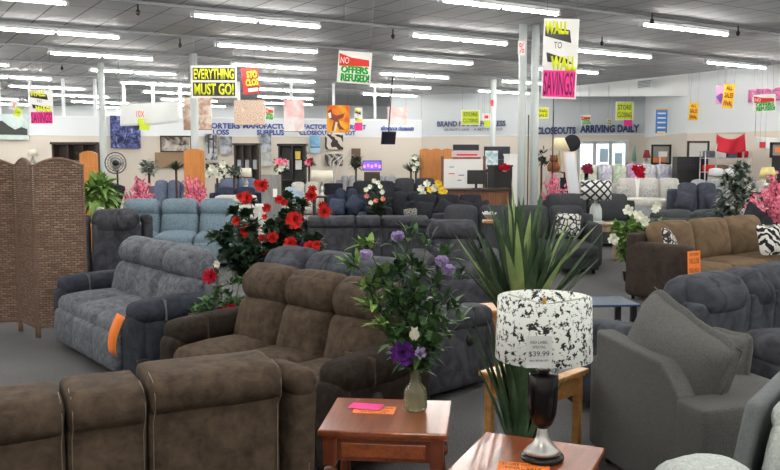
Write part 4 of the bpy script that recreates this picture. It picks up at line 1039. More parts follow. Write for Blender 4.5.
# leaning mirror, dark round mirror, figure, black cloth
lm = thing('leaning_mirror', ((573-390)/F*22.5, 22.5, 0), .3, 'tall white leaning mirror in a thin frame by the pink blossom', 'mirror')
B().box((0, 0, 1.02), (.34, .04, 2.0), (-.08, -.1, 0)).build('frame', plain('rose frame', (226, 205, 200), .5), lm); B().box((0, -.03, 1.02), (.26, .01, 1.9), (-.08, -.1, 0)).build('glass', plain('pale mirror', (214, 220, 224), .2), lm)
rm = thing('round_dark_mirror', tuple(atY(572, 143, 26)), 0, 'black round wreath above the leaning mirror', 'mirror')
B().lathe([(0, -.02), (.24, -.02), (.26, 0), (.24, .02), (0, .02)], (0, 0, 0), 24, rx(PI/2)).build('disc', blackfab, rm); B().box((0, .03, -1.15), (.05, .04, 2.3-.0)).build('post', black, rm)
dk2 = thing('dark_folding_board', ((566-390)/F*22, 22, 0), 0, 'dark leaning board beside the white leaning mirror', 'board')
B().poly([(-.12, 0), (.22, 0), (-.02, 1.35), (-.16, 1.35)], .06).build('board', blackfab, dk2)
tb = thing('plush_bear', ((553-390)/F*24.3, 24.3, 0), 0, 'brown plush toy seated under the cream lamp', 'toy')
brn = fabric('plush brown', (110, 66, 44), (150, 96, 66), 20)
B().lathe([(0, 1.45), (.16, 1.48), (.19, 1.6), (.13, 1.74), (0, 1.76)], (0, 0, 0), 12).build('body', brn, tb); B().lathe([(0, 1.72), (.1, 1.75), (.12, 1.83), (.08, 1.92), (0, 1.94)], (0, 0, 0), 12).lathe([(0, 1.9), (.035, 1.91), (0, 1.96)], (-.08, 0, 0), 8).lathe([(0, 1.9), (.035, 1.91), (0, 1.96)], (.08, 0, 0), 8).build('head', brn, tb)
B().box((0, .0, .72), (.4, .4, 1.44)).build('stand', creamfab, tb)
gp = thing('dark_leafy_plant', ((541-390)/F*25, 25, 0), 0, 'dark leafy plant just right of the twin steel poles', 'plant')
foliage([((rnd(-.2, .2), rnd(-.1, .1), rnd(1.6, 2.1)), (0, 0, .3)) for _ in range(14)], 120, .2, .06, leafd).build('leaves', leafd, gp); B().tube([(0, 0, 0), (0, 0, 1.9)], .03).build('trunk', barkm, gp)

# entrance doors
wyaw = math.atan2(WB[1]-WA[1], WB[0]-WA[0])
def wallpt(px, py, off=.08):
    s = (px-390)/F; m_ = (WB[1]-WA[1])/(WB[0]-WA[0]); Y = (WA[1]-off)/(1-m_*s); return atY(px, py, Y)
dfm = plain('aluminium frame', (150, 156, 158), .35, .6)
p0 = wallpt(579, 141); p1 = wallpt(627, 141); wdt = (p1-p0).length; pm = (p0+p1)/2
dr = bpy.data.objects.new('door_1', None); C.objects.link(dr); dr.location = (pm.x, pm.y, 0); dr.rotation_euler.z = wyaw; dr['kind'] = 'structure'
H_ = p0.z
B().box((0, 0, H_-.06), (wdt, .08, .12)).box((0, 0, .06), (wdt, .08, .12)).build('frame', dfm, dr)
for i in range(4): B().box((-wdt/2+wdt*i/3, 0, H_/2), (.14 if 0 < i < 3 else .1, .08, H_)).build('frame', dfm, dr)
gl = emis('daylight pane', (214, 230, 240), 1.1)
for i in range(3): B().box((-wdt/2+wdt*(i+.5)/3, .01, H_/2), (wdt/3-.14, .02, H_-.24)).build('pane', gl, dr)
B().box((.05, -.02, H_*.78), (.34, .01, .55)).build('poster', plain('light blue poster', (196, 224, 242), .6), dr)
B().box((wdt/3, -.02, H_*.72), (.3, .01, .5)).build('poster', plain('light blue poster', (196, 224, 242), .6), dr)

# ------------------------------------------------------------------ wall lettering
def wtext(s, px, py, wpx, hpx, pfun, yaw, mat, label, bold=.02, shear=0):
    p = pfun(px, py); Y = p.y; k = math.cos(yaw)
    t = thing('wall_lettering', tuple(p), yaw, label, 'lettering')
    # foreshortened width: solve local width so that its projection is wpx
    w = wpx*Y/F/(math.cos(yaw)-math.sin(yaw)*(px-390)/F)
    text(t, s, 0, 0, abs(w), hpx*Y/F, mat, 0, name='letters', thick=.006, bold=bold+.015, shear=shear); return t
def ppt(px, py, off=.03): return atY(px, py, partY(px, off))
wtext('IMPORTERS', 219.5, 125.8, 41, 5.6, ppt, PYAW, blueink, 'blue word IMPORTERS painted on the partition band')
wtext('LOSS', 221, 132.2, 16, 5.2, ppt, PYAW, blueink, 'blue word LOSS painted on the partition band')
wtext('MANUFACTURERS', 272.5, 126.2, 58, 5, ppt, PYAW, blueink, 'blue word MANUFACTURERS painted on the partition band')
wtext('SURPLUS', 270.5, 132.4, 27, 5.2, ppt, PYAW, blueink, 'blue word SURPLUS painted on the partition band')
wtext('FACTORY', 317, 126.7, 27, 4.8, ppt, PYAW, blueink, 'blue word FACTORY painted on the partition band')
wtext('CLOSEOUTS', 316, 132.8, 33, 4.6, ppt, PYAW, blueink, 'blue word CLOSEOUTS painted on the partition band under FACTORY')
wtext('CREDIT', 356, 127.0, 20, 4.6, ppt, PYAW, blueink, 'blue word CREDIT partly behind a pink sign')
wtext('LOT', 350.5, 133, 10, 4.4, ppt, PYAW, blueink, 'blue word LOT painted on the partition band')
wtext('allowance closeouts', 397.5, 128.2, 33, 4.6, ppt, PYAW, blueink, 'small blue italic words right of the hanging television', shear=.2)
wtext('BRAND NAMES FOR LESS', 471, 123.6, 68, 5.4, wallpt, wyaw, plain('slate paint', (84, 92, 132), .6), 'slate words BRAND NAMES FOR LESS on the rear wall')
wtext('QUALITY LINE    A BETTER PRICE', 473, 129.6, 58, 2.6, wallpt, wyaw, greyink, 'small faded second line under BRAND NAMES', bold=0)
wtext('CLOSEOUTS', 556, 130.6, 39, 7.2, wallpt, wyaw, navyink, 'navy word CLOSEOUTS on the rear wall beside the poles', bold=.03)
wtext('ARRIVING DAILY', 609.5, 128.6, 59, 7.8, wallpt, wyaw, navyink, 'navy words ARRIVING DAILY above the entrance doors', bold=.03)
def rwall(px, py, off=.05):
    s = (px-390)/F; m_ = -.86/.53; Y = (RA[1]-m_*RA[0]-off)/(1-m_*s); return atY(px, py, Y)
wtext('FIRST', 771, 94.5, 46, 13, rwall, RYAW, pinkpaint, 'large pink word FIRST on the right wall', bold=.04)

# ------------------------------------------------------------------ signs
def board(name, px, py, w, h, Y, label, mat, cat='sign', roll=0, yaw=0, wires=0, t=.012, tilt=0, group=None):
    p = atY(px, py, Y); W_ = w*Y/F; H_ = h*Y/F
    o = thing(name, tuple(p), yaw, label, cat, group); o.rotation_euler = (tilt, roll, yaw)
    B().box((0, 0, 0), (W_, t, H_)).build('board', mat, o)
    if wires:
        for s in (-1, 1):
            B().tube([(s*W_*.42, 0, H_/2), (s*W_*.42, 0, CEIL-p.z)], .003, 4).build('hanging_wire', plain('wire', (120, 122, 124), .5), o)
    return o, W_, H_
def blk(o, x, z, w, h, mat, y=-.009, name='colour_block'): return B().box((x, y, z), (w, .004, h)).build(name, mat, o)
def wedge(o, pts, mat, y=-.010, name='colour_block'):
    b = B(); b.poly(pts, .003, T(0, y, 0)); return b.build(name, mat, o)
def wallsign(px, py, w, h, Y, label, roll=0, yaw=0, detail=True):
    o, W, H = board('hanging_sign', px, py, w, h, Y, label, wcard, roll=roll, yaw=yaw, wires=2)
    wedge(o, [(-W*.46, H*.28), (W*.30, H*.20), (W*.24, H*.36), (-W*.46, H*.40)], black)
    wedge(o, [(-W*.40, H*.08), (-W*.36, H*-.04), (W*.36, H*-.06), (W*.2, H*-.0)], black)
    text(o, 'WALL', -W*.14, H*.385, W*.68, H*.16, yellow, -.013, bold=.06)
    text(o, 'TO', -W*.08, H*.17, W*.22, H*.08, black, -.013)
    text(o, 'WALL', W*.1, -H*.055, W*.74, H*.18, yellow, -.013, bold=.06)
    blk(o, 0, -H*.31, W*.92, H*.33, pink)
    if detail:
        dkp = plain('dark magenta ink', (120, 10, 70), .6)
        text(o, 'SAVINGS!', 0, -H*.31, W*.88, H*.29, dkp, -.0125, bold=.012, thick=.001)
    return o
wallsign(560, 59, 34.5, 78, 13.2, 'large WALL TO WALL SAVINGS sign hung right of the twin steel poles', roll=.03)
wallsign(41.5, 107, 23, 34, 20, 'WALL TO WALL SAVINGS sign hung at the left over the partition')
wallsign(358.5, 119.5, 8, 23, 27, 'small WALL TO WALL SAVINGS sign right of the orange painting', detail=False)
o, W, H = board('hanging_sign', 214, 81.8, 45, 31.5, 19.5, 'yellow and black EVERYTHING MUST GO sign hung in front of a pole', wcard, yaw=.03, wires=2)
blk(o, 0, H*.24, W*.92, H*.38, black)
text(o, 'EVERYTHING', 0, H*.24, W*.88, H*.33, yellow, -.0145, bold=.025)
blk(o, 0, -H*.23, W*.92, H*.42, black)
text(o, 'MUST GO!', 0, -H*.23, W*.86, H*.36, yellow, -.0145, bold=.03)
o, W, H = board('hanging_sign', 250.5, 80.5, 16.5, 26, 20, 'red and yellow STORE CLOSING sign beside EVERYTHING MUST GO', plain('poster red', (205, 50, 60), .6), roll=-.1, wires=2)
blk(o, W*.12, 0, W*.7, H*.9, plain('poster ochre', (150, 60, 40), .6))
text(o, 'STO', W*.12, H*.22, W*.62, H*.26, yellow, -.013, bold=.03); text(o, 'CLOS', W*.08, -H*.08, W*.76, H*.26, yellow, -.013, bold=.03); blk(o, W*.1, -H*.36, W*.6, H*.14, wcard, -.012)
def refused(px, py, w, h, Y, label, roll=0, yaw=0, wires=2, txt=True, pf=None):
    o, W, H = board('hanging_sign', px, py, w, h, Y, label, wcard, roll=roll, yaw=yaw, wires=wires)
    wedge(o, [(-W*.48, H*.42), (-W*.1, H*.30), (W*.42, H*.26), (W*.44, H*.06), (-W*.46, H*.02)], red)
    blk(o, 0, -H*.2, W*.88, H*.46, plain('pale green', (150, 225, 140), .6)) if not txt else None
    if txt:
        text(o, 'NO', -W*.3, H*.2, W*.25, H*.2, wcard, -.013)
        dg = plain('dark green ink', (10, 70, 20), .6)
        text(o, 'OFFERS', W*.02, -H*.08, W*.8, H*.22, dg, -.012, bold=.022, name='lettering_shadow', thick=.001); text(o, 'OFFERS', 0, -H*.07, W*.8, H*.22, green, -.0145, bold=.03)
        text(o, 'REFUSED!', W*.05, -H*.33, W*.84, H*.24, dg, -.012, bold=.022, name='lettering_shadow', thick=.001); text(o, 'REFUSED!', W*.03, -H*.32, W*.84, H*.24, green, -.0145, bold=.03)
    return o
refused(354.5, 67.5, 33, 31, 14.5, 'NO OFFERS REFUSED sign in red and green hung near the middle', roll=.08)
refused(269.5, 113.5, 8.5, 13, 24, 'small red and green NO OFFERS REFUSED sign behind the patterned rug', roll=.1)
refused(586, 120, 10, 10, 30, 'small red and green NO OFFERS REFUSED sign above ARRIVING', roll=-.08)
o = refused(764.5, 103, 22, 17, 22.3, 'red and green NO OFFERS REFUSED sign hung before the pink word FIRST', roll=-.05)
# purple/yellow pair
o, W, H = board('hanging_sign', 720.5, 95, 9, 18, 23, 'pink and purple card behind the yellow ALL SALES FINAL card', plain('mauve card', (206, 150, 200), .6), wires=2)
wedge(o, [(-W*.5, -.1*H), (0, H*.1), (W*.45, 0), (0, -H*.45)], plain('violet ink', (120, 80, 180), .6))
def finalsign(px, py, w, h, Y, label, roll=0):
    o, W, H = board('hanging_sign', px, py, w, h, Y, label, amber, roll=roll, wires=2)
    dr_ = plain('deep red ink', (170, 40, 30), .6)
    text(o, 'ALL', 0, H*.33, W*.6, H*.17, dr_, -.012, bold=.03); text(o, 'SALES', 0, H*.03, W*.8, H*.22, dr_, -.012, bold=.03); text(o, 'FINAL', 0, -H*.3, W*.8, H*.22, dr_, -.012, bold=.03)
    return o
finalsign(728.5, 96, 10.5, 23.5, 22.8, 'yellow ALL SALES FINAL card hung in front of a purple card', .08)
finalsign(693.5, 111.5, 9, 17, 26.2, 'yellow ALL SALES FINAL card near the right wall corner', .03)
def yel(px, py, w, h, Y, label, l1='STORE', l2='CLOSING', wires=2, roll=0, mat=None):
    o, W, H = board('hanging_sign', px, py, w, h, Y, label, wcard, roll=roll, wires=wires)
    blk(o, 0, 0, W*.88, H*.88, mat or neon); ol = plain('olive print', (90, 96, 20), .6)
    text(o, l1, 0, H*.2, W*.74, H*.26, ol, -.013, bold=.02); text(o, l2, 0, -H*.2, W*.78, H*.26, ol, -.013, bold=.02); return o
yel(470.5, 117.5, 19, 15, 31, 'lime STORE CLOSING card hung over the words BRAND NAMES')
yel(624.5, 111, 18, 18.5, 30, 'lime STORE CLOSING card hung above the word DAILY')
yel(542.5, 113, 13, 11, 20, 'yellow card fixed right of the twin steel poles', 'FINAL', 'SALE', 0, mat=yellow).rotation_euler.z = .1
B().box((0, 0, 0), (.01, .01, .01)).build('clip', black, [o for o in C.objects if o.name.startswith('hanging_sign')][-1]) if 0 else None
yel(609.5, 122, 5, 6.5, 31, 'tiny faded card hung left of the lime card', 'SA', 'LE', 2, roll=.1, mat=plain('faded card', (220, 215, 170), .6))
board('hanging_sign', 628, 123, 8, 6, 29.8, 'small plain pink card below the lime card by DAILY', pink, wires=2)
o, W, H = board('hanging_sign', 486.5, 117, 9, 7.5, 28, 'small white and red card beside the rear pole', wcard, wires=2); blk(o, 0, 0, W*.4, H*.4, red)
board('hanging_sign', 487, 123.5, 6, 6.5, 27.9, 'small lime card under the white and red card', neon, wires=2)
p = Vector((9.55, 29.6, 0)); q = atY(661.5, 121.5, 29.8)
o, W, H = board('wall_poster', 661.5, 121.5, 11.5, 25, 28.2, 'tall blue poster with white lines beside the entrance doors', plain('poster blue', (70, 140, 215), .6), cat='poster', yaw=0)
for z in (.32, .14, -.04, -.24, -.42): blk(o, 0, H*z, W*.7, H*.06, wcard)
blk(o, 0, H*.48, W, H*.05, amber); blk(o, 0, -H*.48, W, H*.05, amber); B().box((0, .05, -.0-2.1), (.04, .03, 2.2)).build('stand', white, o)
# left tilted cards
o, W, H = board('hanging_sign', 14, 105.5, 8.5, 9.5, 22, 'small white card with red cross letters above the lime card at far left', wcard, roll=.3, wires=1); text(o, 'X', 0, 0, W*.4, H*.5, red, -.012)
o, W, H = board('hanging_sign', 18, 112.3, 7, 8.5, 21.9, 'small lime card under the white card at far left', neon, roll=.45, wires=1); text(o, 'OFF', 0, 0, W*.7, H*.3, plain('olive print', (90, 96, 20), .6), -.012)
# red labels on pole
o, W, H = board('pole_label', 521.5, 48, 7, 14, 17.21, 'white and red label on the left steel pole', wcard); text(o, '%', 0, 0, W*.7, H*.7, red, -.012)
o, W, H = board('pole_label', 492, 103, 3, 6, 28.7, 'small red label on the thin rear pole', plain('poster red', (205, 50, 60), .6))
# banner
def cloth(name, corners, Y, label, mat, cat='banner', sag=.06, wires=True, nx=16, nz=8, wave=.05):
    b = B(); P4 = [atY(px, py, Y) for px, py in corners]  # tl,tr,br,bl
    c0 = sum(P4, Vector())/4
    vs = []; fs = []
    for j in range(nz+1):
        for i in range(nx+1):
            u, v = i/nx, j/nz
            p = P4[0].lerp(P4[1], u).lerp(P4[3].lerp(P4[2], u), v)
            p.z -= sag*math.sin(PI*u)*(1-v*.5); p.y += wave*math.sin(u*9+v*2)
            vs.append(p-c0)
    for j in range(nz):
        for i in range(nx): a = j*(nx+1)+i; fs.append((a, a+1, a+nx+2, a+nx+1))
    b.add(vs, fs); r = thing(name, tuple(c0), 0, label, cat); o = b.build('cloth', mat, r)
    md = o.modifiers.new('s', 'SOLIDIFY'); md.thickness = .006
    if wires:
        for p in (P4[0], P4[1]): B().tube([p-c0, (p.x-c0.x, 0, CEIL-c0.z)], .006, 4).build('hanging_wire', plain('wire', (120, 122, 124), .5), r)
    return r
cloth('cloth_banner', ((119.5, 103.5), (179, 99), (180.5, 122), (119.5, 126)), 24, 'large white cloth banner hung beside the blue flower painting', plain('white cloth', (236, 240, 240), .8), sag=.05)
o, W, H = board('banner_tag', 140.5, 114, 9, 8, 23.8, 'small white card with red 10X on the cloth banner', wcard, roll=.05); text(o, '10X', 0, 0, W*.85, H*.8, red, -.012)
board('banner_tag', 141, 121.5, 7, 5.5, 23.75, 'upper lime card on the cloth banner', neon, roll=.08)
board('banner_tag', 144.5, 126.8, 10, 6.5, 23.7, 'lower lime card at the bottom edge of the cloth banner', neon, roll=.1)
cloth('red_cloth', ((717, 134), (745, 133.5), (745, 151), (717, 151)), 24.0, 'red cloth hung on the right wall above the racks', plain('red cloth', (196, 32, 52), .8), sag=.15, wires=False)
o = [x for x in C.objects if x.name == 'red_cloth'][0]
B().tube([(-.4, .06, .26), (.4, .06, .26)], .012).box((-.38, .06, -1.4), (.04, .04, 3.3)).box((.38, .06, -1.4), (.04, .04, 3.3)).build('rack_posts', steel, o)
cloth('white_cloth', ((755, 136), (800, 136), (800, 152), (757, 148)), 23.2, 'white cloth with a red mark at the right wall', plain('white cloth', (236, 240, 240), .8), sag=.05)
board('red_mark_card', 762.5, 145, 6, 6, 23.0, 'small red card on the white cloth', plain('poster red', (205, 50, 60), .6), wires=2)

# rugs hung from the ceiling
rugA = pattern('tan medallion rug', 'rings', (206, 176, 154), (228, 210, 192), 4.2); rugB = pattern('tan scroll rug', 'clouds', (200, 156, 136), (232, 222, 208), 4)
rugC = pattern('white and rose rug', 'clouds', (232, 186, 184), (232, 232, 230), 2)
for (px, py, w, h, Y, mt, lb) in ((197.5, 113.5, 28, 31, 25, rugB, 'tan scroll pattern rug hung behind the pole under EVERYTHING MUST GO'), (249.5, 112.5, 30.5, 24, 25.5, rugA, 'tan medallion rug hung in the middle of the left bay'), (294, 115.5, 20, 31, 26, rugC, 'white and rose rug hung left of the orange painting'), (397.5, 116, 20, 17, 27.5, rugC, 'white and rose rug hung above the black television')):
    o, W, H = board('hanging_rug', px, py, w, h, Y, lb, mt, 'rug', wires=2, t=.03)
    if px < 300: B().box((0, 0, -H/2-.01), (W, .035, .02)).build('border', plain('rug binding', (150, 120, 100), .9), o)
o, W, H = board('hanging_painting', 338.3, 119, 22.5, 27, 26.5, 'orange and yellow painting of a brown animal hung from the ceiling', pattern('sunset paint', 'clouds', (214, 96, 30), (240, 180, 50), 1.6), 'painting', wires=2)
wedge(o, [(-W*.45, H*.3), (-W*.3, H*.38), (-W*.25, H*.2), (-W*.1, H*.12), (W*.25, H*.2), (W*.3, H*.28), (W*.22, H*.05), (0, -.02*H), (W*.1, -H*.25), (W*.3, -H*.4), (W*.05, -H*.38), (-W*.1, -H*.15), (-W*.2, -H*.45), (-W*.3, -H*.42), (-W*.2, -H*.05), (-W*.38, 0)], plain('sienna paint', (130, 50, 24), .6))
wedge(o, [(-W*.45, H*.2), (-W*.33, H*.25), (-W*.3, H*.05), (-W*.4, H*.02)], wcard, -.014)
wedge(o, [(-W*.12, -H*.1), (-W*.02, -H*.12), (-W*.12, -H*.45), (-W*.22, -H*.46)], plain('bone paint', (226, 214, 196), .6), -.014)

# pictures on the partition
def pic(px, py, w, h, label, mat, frame=None, cat='picture', name='wall_picture', off=.12):
    p = ppt(px, py, off); o = thing(name, tuple(p), PYAW, label, cat); Y = p.y; W_ = w*Y/F/(math.cos(PYAW)-math.sin(PYAW)*(px-390)/F); H_ = h*Y/F
    B().box((0, 0, 0), (W_, .04, H_)).build('canvas', mat, o)
    if frame:
        for s in (-1, 1):
            B().box((s*W_/2, -.01, 0), (.05, .06, H_+.05)).build('frame', frame, o); B().box((0, -.01, s*H_/2), (W_+.05, .06, .05)).build('frame', frame, o)
    return o, W_, H_
o, W, H = pic(12, 127, 32, 25, 'pale landscape picture of dark trees at the far left', pattern('misty landscape', 'clouds', (180, 200, 200), (218, 232, 230), 1.2))
wedge(o, [(-W*.5, -.3*H), (W*.48, -.32*H), (W*.48, -.08*H), (W*.3, 0), (.1*W, -.1*H), (-W*.1, .05*H), (-W*.3, .25*H), (-W*.5, .2*H)], plain('dark tree paint', (66, 68, 66), .8), -.03)
pic(125.5, 132, 30, 32, 'square blue and black flower painting beside the cloth banner', pattern('blue flower paint', 'clouds', (26, 30, 56), (96, 108, 168), 7, (225, 220, 205)))
p_ = ppt(125.5, 141, .1)
o, W, H = pic(176, 144, 30, 15, 'picture of an old brick building left of the pole', pattern('building photo', 'clouds', (70, 58, 54), (196, 190, 180), 3), darkwood)
o, W, H = pic(211, 147, 12, 26, 'black and white tower bridge photograph right of the pole', pattern('bridge photo', 'clouds', (90, 92, 96), (210, 214, 216), 3))
for s in (-.2, .2): blk(o, W*s, H*.1, W*.12, H*.7, plain('tower grey', (60, 62, 66), .7), -.025)
blk(o, 0, H*.3, W*.5, H*.08, plain('tower grey', (60, 62, 66), .7), -.025)
pic(226, 145, 12, 17, 'grey city skyline photograph next to the bridge picture', pattern('skyline photo', 'clouds', (110, 116, 124), (200, 206, 210), 2.5))
pic(266, 143, 10, 18, 'harbour photograph between the two dark cabinets', pattern('harbour photo', 'clouds', (90, 100, 112), (196, 206, 214), 2.5))
o, W, H = pic(315, 144.5, 10.5, 17, 'blue sky and bridge picture right of the black shelf', pattern('blue sky photo', 'clouds', (96, 160, 205), (176, 214, 236), 1.5)); blk(o, 0, -H*.15, W*.9, H*.06, plain('bridge dark', (50, 70, 90), .6), -.025)
pic(334, 142, 18, 15, 'black and white striped abstract picture, upper of two', pattern('stripe photo', 'zebra', (60, 48, 44), (214, 208, 200), 1.6))
pic(334, 160, 18, 12, 'grey abstract picture, lower of two', pattern('stripe photo dark', 'zebra', (70, 64, 62), (160, 156, 152), 2))
pic(266, 160, 11, 12, 'pale sketch picture below the harbour photograph', pattern('sketch photo', 'clouds', (190, 196, 198), (226, 228, 228), 3))
pic(172, 160, 34, 15, 'plain brown cardboard panel below the brick building picture', plain('cardboard brown', (150, 126, 100), .8))
pic(356, 156, 9, 15, 'brown wood panel with dark plant in front, left of the purple television', plain('brown door', (110, 86, 72), .6), cat='picture')

# cabinets
def cabinet(px, py, w, h, Y, label, mat, cols=3, glass=None, name='display_cabinet'):
    p = atY(px, py, Y); W_ = w*Y/F; zt = p.z+h/2*Y/F
    t = thing(name, (p.x, Y, 0), 0, label, 'cabinet')
    B().box((0, .2, zt/2), (W_, .04, zt)).box((-W_/2, 0, zt/2), (.06, .4, zt)).box((W_/2, 0, zt/2), (.06, .4, zt)).box((0, 0, zt), (W_+.14, .46, .07)).box((0, 0, zt*.5), (W_, .4, .05)).box((0, 0, .4), (W_, .4, .8)).build('case', mat, t)
    for i in range(1, cols): B().box((-W_/2+W_*i/cols, 0, zt*.75), (.05, .38, zt*.5)).build('divider', mat, t)
    for i in range(cols): B().box((-W_/2+W_*(i+.5)/cols, -.05, zt*.72), (W_/cols*.5, .1, .3)).build('contents', glass or greyshell, t)
    return t
cabinet(77, 152, 43, 17, 25.5, 'wide dark brown hutch behind the wicker screen', darkwood, 3)
cabinet(247.5, 156, 23, 23, 27.5, 'dark open cabinet with mirrored shelves left of the black shelf', darkwood, 3, plain('mirror strip', (180, 190, 196), .15))
sc_ = [o for o in C.objects if o.name.startswith('display_cabinet')]
c3 = cabinet(292.5, 155.5, 25, 21, 27.5, 'black wall shelf with two pictures and a yellow card', black, 2, wcard)
B().box((.2, -.24, 1.95), (.17, .01, .25)).build('yellow_card', plain('yellow note', (226, 196, 90), .6), c3)
# dresser and mirrors at right
dr2 = thing('dresser', ((689-390)/F*25.55, 25.55, 0), 0, 'black dresser in front of the right wall', 'dresser')
B().box((0, 0, .95), (.92, .45, 1.9), bev=.01).build('body', black, dr2)
for i in range(2):
    for z in (1.78, 1.6): B().box((-.22+.44*i, -.23, z), (.4, .02, .15), bev=.004).build('drawer', plain('black drawer', (34, 36, 44), .35), dr2)
def fmirror(px, py, w, h, Y, label, fr, gl_, yaw=0):
    o, W, H = board('framed_mirror', px, py, w, h, Y, label, gl_, cat='mirror', yaw=yaw)
    for s in (-1, 1): B().box((s*W/2, -.01, 0), (.06, .05, H+.06)).build('frame', fr, o); B().box((0, -.01, s*H/2), (W+.06, .05, .06)).build('frame', fr, o)
    B().box((0, .03, -H/2-atY(px, py, Y).z/2+H/4), (.3, .04, atY(px, py, Y).z-H/2)).build('support', fr, o)
    return o, W, H
fmirror(698, 150, 20, 16, 26.0, 'gold brown framed mirror above the black dresser', darkwood, plain('mirror grey', (214, 214, 210), .2))
o, W, H = fmirror(661, 154.5, 18, 18, 28.5, 'dark framed mirror with painted orange reflections beside the red lamp', black, plain('mirror dim', (150, 150, 146), .2))
blk(o, -W*.1, -H*.3, W*.7, H*.25, orange); blk(o, .1*W, H*.02, W*.5, H*.3, wcard)  # flat orange and white blocks paint reflections onto the glass
o, W, H = fmirror(779, 150, 16, 13, 21.5, 'dark framed picture at the right edge with an orange patch', black, plain('mirror dim', (150, 150, 146), .2)); blk(o, 0, 0, W*.5, H*.4, orange)  # plain orange block set on the pane
# merchandise rack
rk = thing('merchandise_rack', ((724-390)/F*24.6, 24.6, 0), 0, 'steel rack with folded goods below the red cloth', 'rack')
Wr = 1.3
for sx in (-1, 1):
    for sy in (-.2, .2): B().tube([(sx*Wr/2, sy, 0), (sx*Wr/2, sy, 2.05)], .02).build('post', steel, rk)
for z in (.5, 1.0, 1.45, 1.85): B().box((0, 0, z), (Wr, .42, .03)).build('shelf', steel, rk)
cols = [(midgrey, 'grey'), (creamfab, 'cream'), (plain('brown box', (120, 96, 84), .7), 'brown'), (redpet, 'red'), (dusk, 'blue'), (wcard, 'white')]
kk = 0
for zi, z in enumerate((1.0, 1.45, 1.85)):
    for xi in range(4):
        mt, cn = cols[(kk*5+zi) % 6]; kk += 1
        o = B().cush((0, 0, 0), (.26, .34, .2), r=.04, n=4).build('folded_goods', mt); o.location = ((724-390)/F*24.6-.48+xi*.32, 24.6, z+.115)
        tag(o, '%s folded bundle on the %s shelf of the steel rack, %s' % (cn, ('lower', 'middle', 'top')[zi], ('left end', 'second from left', 'second from right', 'right end')[xi]), 'goods')
for i, (px, py) in enumerate(((716, 172), (731, 172.5))):
    q = atY(px, py, 23.8); o = B().cush((0, 0, 0), (.34, .3, .2), r=.06, n=5, bulge=(0, 0, .01)).build('white_cushion_stack', white); o.location = (q.x, q.y, q.z)
    tag(o, ('white folded duvet left of the silvery tree', 'white folded duvet partly behind the silvery tree')[i], 'bedding')
    s_ = B().box((0, 0, -.55), (.34, .34, .8)); s_.build('stand', creamfab, o)

# fan
fn = thing('pedestal_fan', ((117.5-390)/F*22, 22, 0), 0, 'large round pedestal fan behind the left pink blossom', 'fan')
zc = atY(117.5, 163, 22).z; R = .27
cg = B()
for rr in (R, R*.75, R*.5, R*.25):
    cg.tube([(rr*math.cos(2*PI*i/24), -.08, zc+rr*math.sin(2*PI*i/24)) for i in range(25)], .008 if rr < R else .016, 4)
for i in range(16): cg.tube([(0, -.1, zc), (R*math.cos(2*PI*i/16), -.07, zc+R*math.sin(2*PI*i/16))], .004, 4)
cg.build('cage', plain('fan wire', (90, 94, 98), .4, .6), fn)
for i in range(3):
    a = i*2*PI/3+.3; b = B(); b.leaf((0, -.02, zc), (math.cos(a), .1, math.sin(a)), R*.9, .2, 0, .3, 5, up=Vector((0, 1, 0))); b.build('blade', steel, fn)
B().lathe([(0, -.12), (.07, -.1), (.07, .12), (0, .14)], (0, 0, zc), 14, rx(PI/2)).build('motor', black, fn)
B().tube([(0, 0.05, 0), (0, .05, zc)], .025).build('pole', black, fn); B().lathe([(0, 0), (.25, 0), (.25, .03), (0, .05)], (0, .05, 0), 16).build('base', black, fn)

# plants in the left rear
def bgplant(px, py, Y, w, h, label, leaf, flowers=(), name='potted_plant', L_=.2, spiky=False):
    p = atY(px, py, Y); X = p.x; zc = p.z
    t = thing(name, (X, Y, 0), 0, label, 'plant')
    b = B(); Wm = w*Y/F/2; Hm = h*Y/F/2
    if spiky:
        for k in range(40): a = rnd(0, 2*PI); e = rnd(.2, 1.4); b.sword((0, 0, zc-Hm), (math.cos(a)*e, math.sin(a)*e, 1), Hm*rnd(1.4, 2.2), .05, .2, 4)
    else:
        for k in range(110): b.leaf((rnd(-Wm, Wm)*.8, rnd(-.15, .15), zc+rnd(-Hm, Hm)*.8), (rnd(-1, 1), rnd(-1, .5), rnd(-.3, 1)), L_*rnd(.6, 1.1), .07, .3, .3, 3)
    b.build('leaves', leaf, t); B().tube([(0, 0, 0), (0, 0, zc)], .03).build('trunk', barkm, t); B().lathe([(0, 0), (.13, 0), (.16, .3), (0, .3)], (0, 0, 0), 12).build('pot', black, t)
    for (px2, py2, r, mt) in flowers:
        q = atY(px2, py2, Y-.3); flower(t, (q.x-X, -.3, q.z), r, mt)
    return t
bgplant(217, 170, 23.4, 26, 16, 'white rose plant right of the orange pine cabinet', leafd, [(x, y, .11, whpet) for x, y in ((212, 169), (223, 165), (215, 172), (219, 176), (228, 172), (208, 174))], 'white_rose_plant')
bgplant(234, 172, 22.5, 14, 12, 'grey green shrub beside the white rose plant', leafs)
bgplant(149, 168, 20.5, 14, 13, 'silvery plant behind the left pink blossom', leafs)
bgplant(176, 164, 20.8, 20, 14, 'dark spiky plant left of the orange pine cabinet', leafd, (), spiky=True)
bgplant(281, 166, 24, 12, 12, 'pink and white flowers left of the black shelf', leafm, [(279, 162, .12, pinkpet), (283, 166, .09, whpet), (281, 169, .1, whpet), (285, 162, .09, pinkpet)], 'pink_flower_plant')
bgplant(309, 163, 24, 8, 8, 'small pink flowers right of the black shelf', leafm, [(308, 163, .1, pinkpet), (310, 161, .08, crimpet)], 'pink_flower_plant')
bgplant(356, 163, 26, 10, 12, 'dark shrub against the brown wood panel', leafd)
bgplant(411, 165, 27.2, 10, 15, 'spiky dark plant left of the scalloped pine headboard', leafd, (), spiky=True)
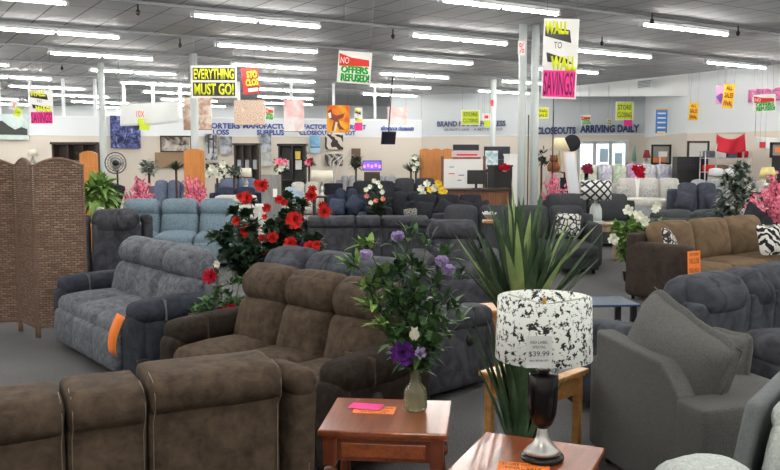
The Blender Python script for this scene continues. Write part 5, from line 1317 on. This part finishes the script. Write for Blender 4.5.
bgplant(416, 163, 25.7, 7, 16, 'white flowered shrub against the scalloped pine headboard', leafm, [(415, 158, .08, whpet), (417, 164, .08, whpet), (414, 169, .08, whpet)], 'white_flower_plant')
# white curved branch lamp
br_ = thing('branch_decoration', ((332-390)/F*23, 23, 0), 0, 'tall bare white branch decoration behind the wide white lampshade', 'decoration')
bb = B()
for k in range(7):
    a = rnd(-.3, 1.2); bb.tube([(0, 0, .6), (-.05+.02*k, 0, 1.3), (math.sin(a)*.35, 0, 1.75), (math.sin(a)*.35+rnd(.1, .5), rnd(-.1, .1), 2.0+rnd(-.1, .2))], [.015, .012, .01, .006], 5)
bb.build('branches', creamfab, br_); B().lathe([(0, 0), (.1, 0), (.12, .6), (.06, .75), (0, .75)], (0, 0, 0), 14).build('vase', black, br_)
# small table centrepieces and silver teapot like decor near charcoal chaise
dec = thing('side_table', ((491-390)/F*12.9, 12.9, 0), 0, 'narrow oak side table beside the charcoal recliner', 'table')
B().box((0, 0, .87), (.24, .24, .04), bev=.005).build('tabletop', oak, dec); B().box((0, 0, .425), (.16, .2, .85), bev=.01).build('pedestal', charcoal, dec)
lt = B().rose((0, 0, 0), .14, (0, -.2, 1), rings=((.5, 5, .3), (1, 7, .8))).build('paper_flower', creamfab); lt.location = ((489-390)/F*12.9, 12.85, .90); tag(lt, 'crumpled pale paper flower on the narrow oak side table', 'decoration')

# orange tag on the grey sofa
q = atY(119.5, 334, 6.6)
ht = thing('sale_tag', (q.x, q.y, q.z), -.45, 'orange paper strip hanging over the seat of the slate grey sofa', 'sign'); ht.rotation_euler = (.05, .32, -.5)
b = B(); vs = []; fs = []
for i in range(9):
    t = i/8; z = .17-.34*t; y_ = -.05*math.sin(t*PI*.9)-.02
    for s in (-1, 1): vs.append((s*.045, y_, z))
for i in range(8): fs.append((2*i, 2*i+1, 2*i+3, 2*i+2))
b.add(vs, fs); co = b.build('strip', orange, ht); md = co.modifiers.new('s', 'SOLIDIFY'); md.thickness = .003

# ------------------------------------------------------------------ world and colour
w = bpy.data.worlds.new('world'); SC.world = w; w.use_nodes = True
w.node_tree.nodes['Background'].inputs[0].default_value = (.9, .95, 1, 1); w.node_tree.nodes['Background'].inputs[1].default_value = .35
SC.view_settings.view_transform = 'Standard'; SC.view_settings.look = 'None'; SC.view_settings.gamma = 1; SC.view_settings.exposure = 1.25
SC.view_settings.use_curve_mapping = False
try:
    SC.cycles.use_denoising = True; SC.cycles.max_bounces = 6; SC.cycles.diffuse_bounces = 4; SC.cycles.sample_clamp_indirect = 8
except Exception: pass
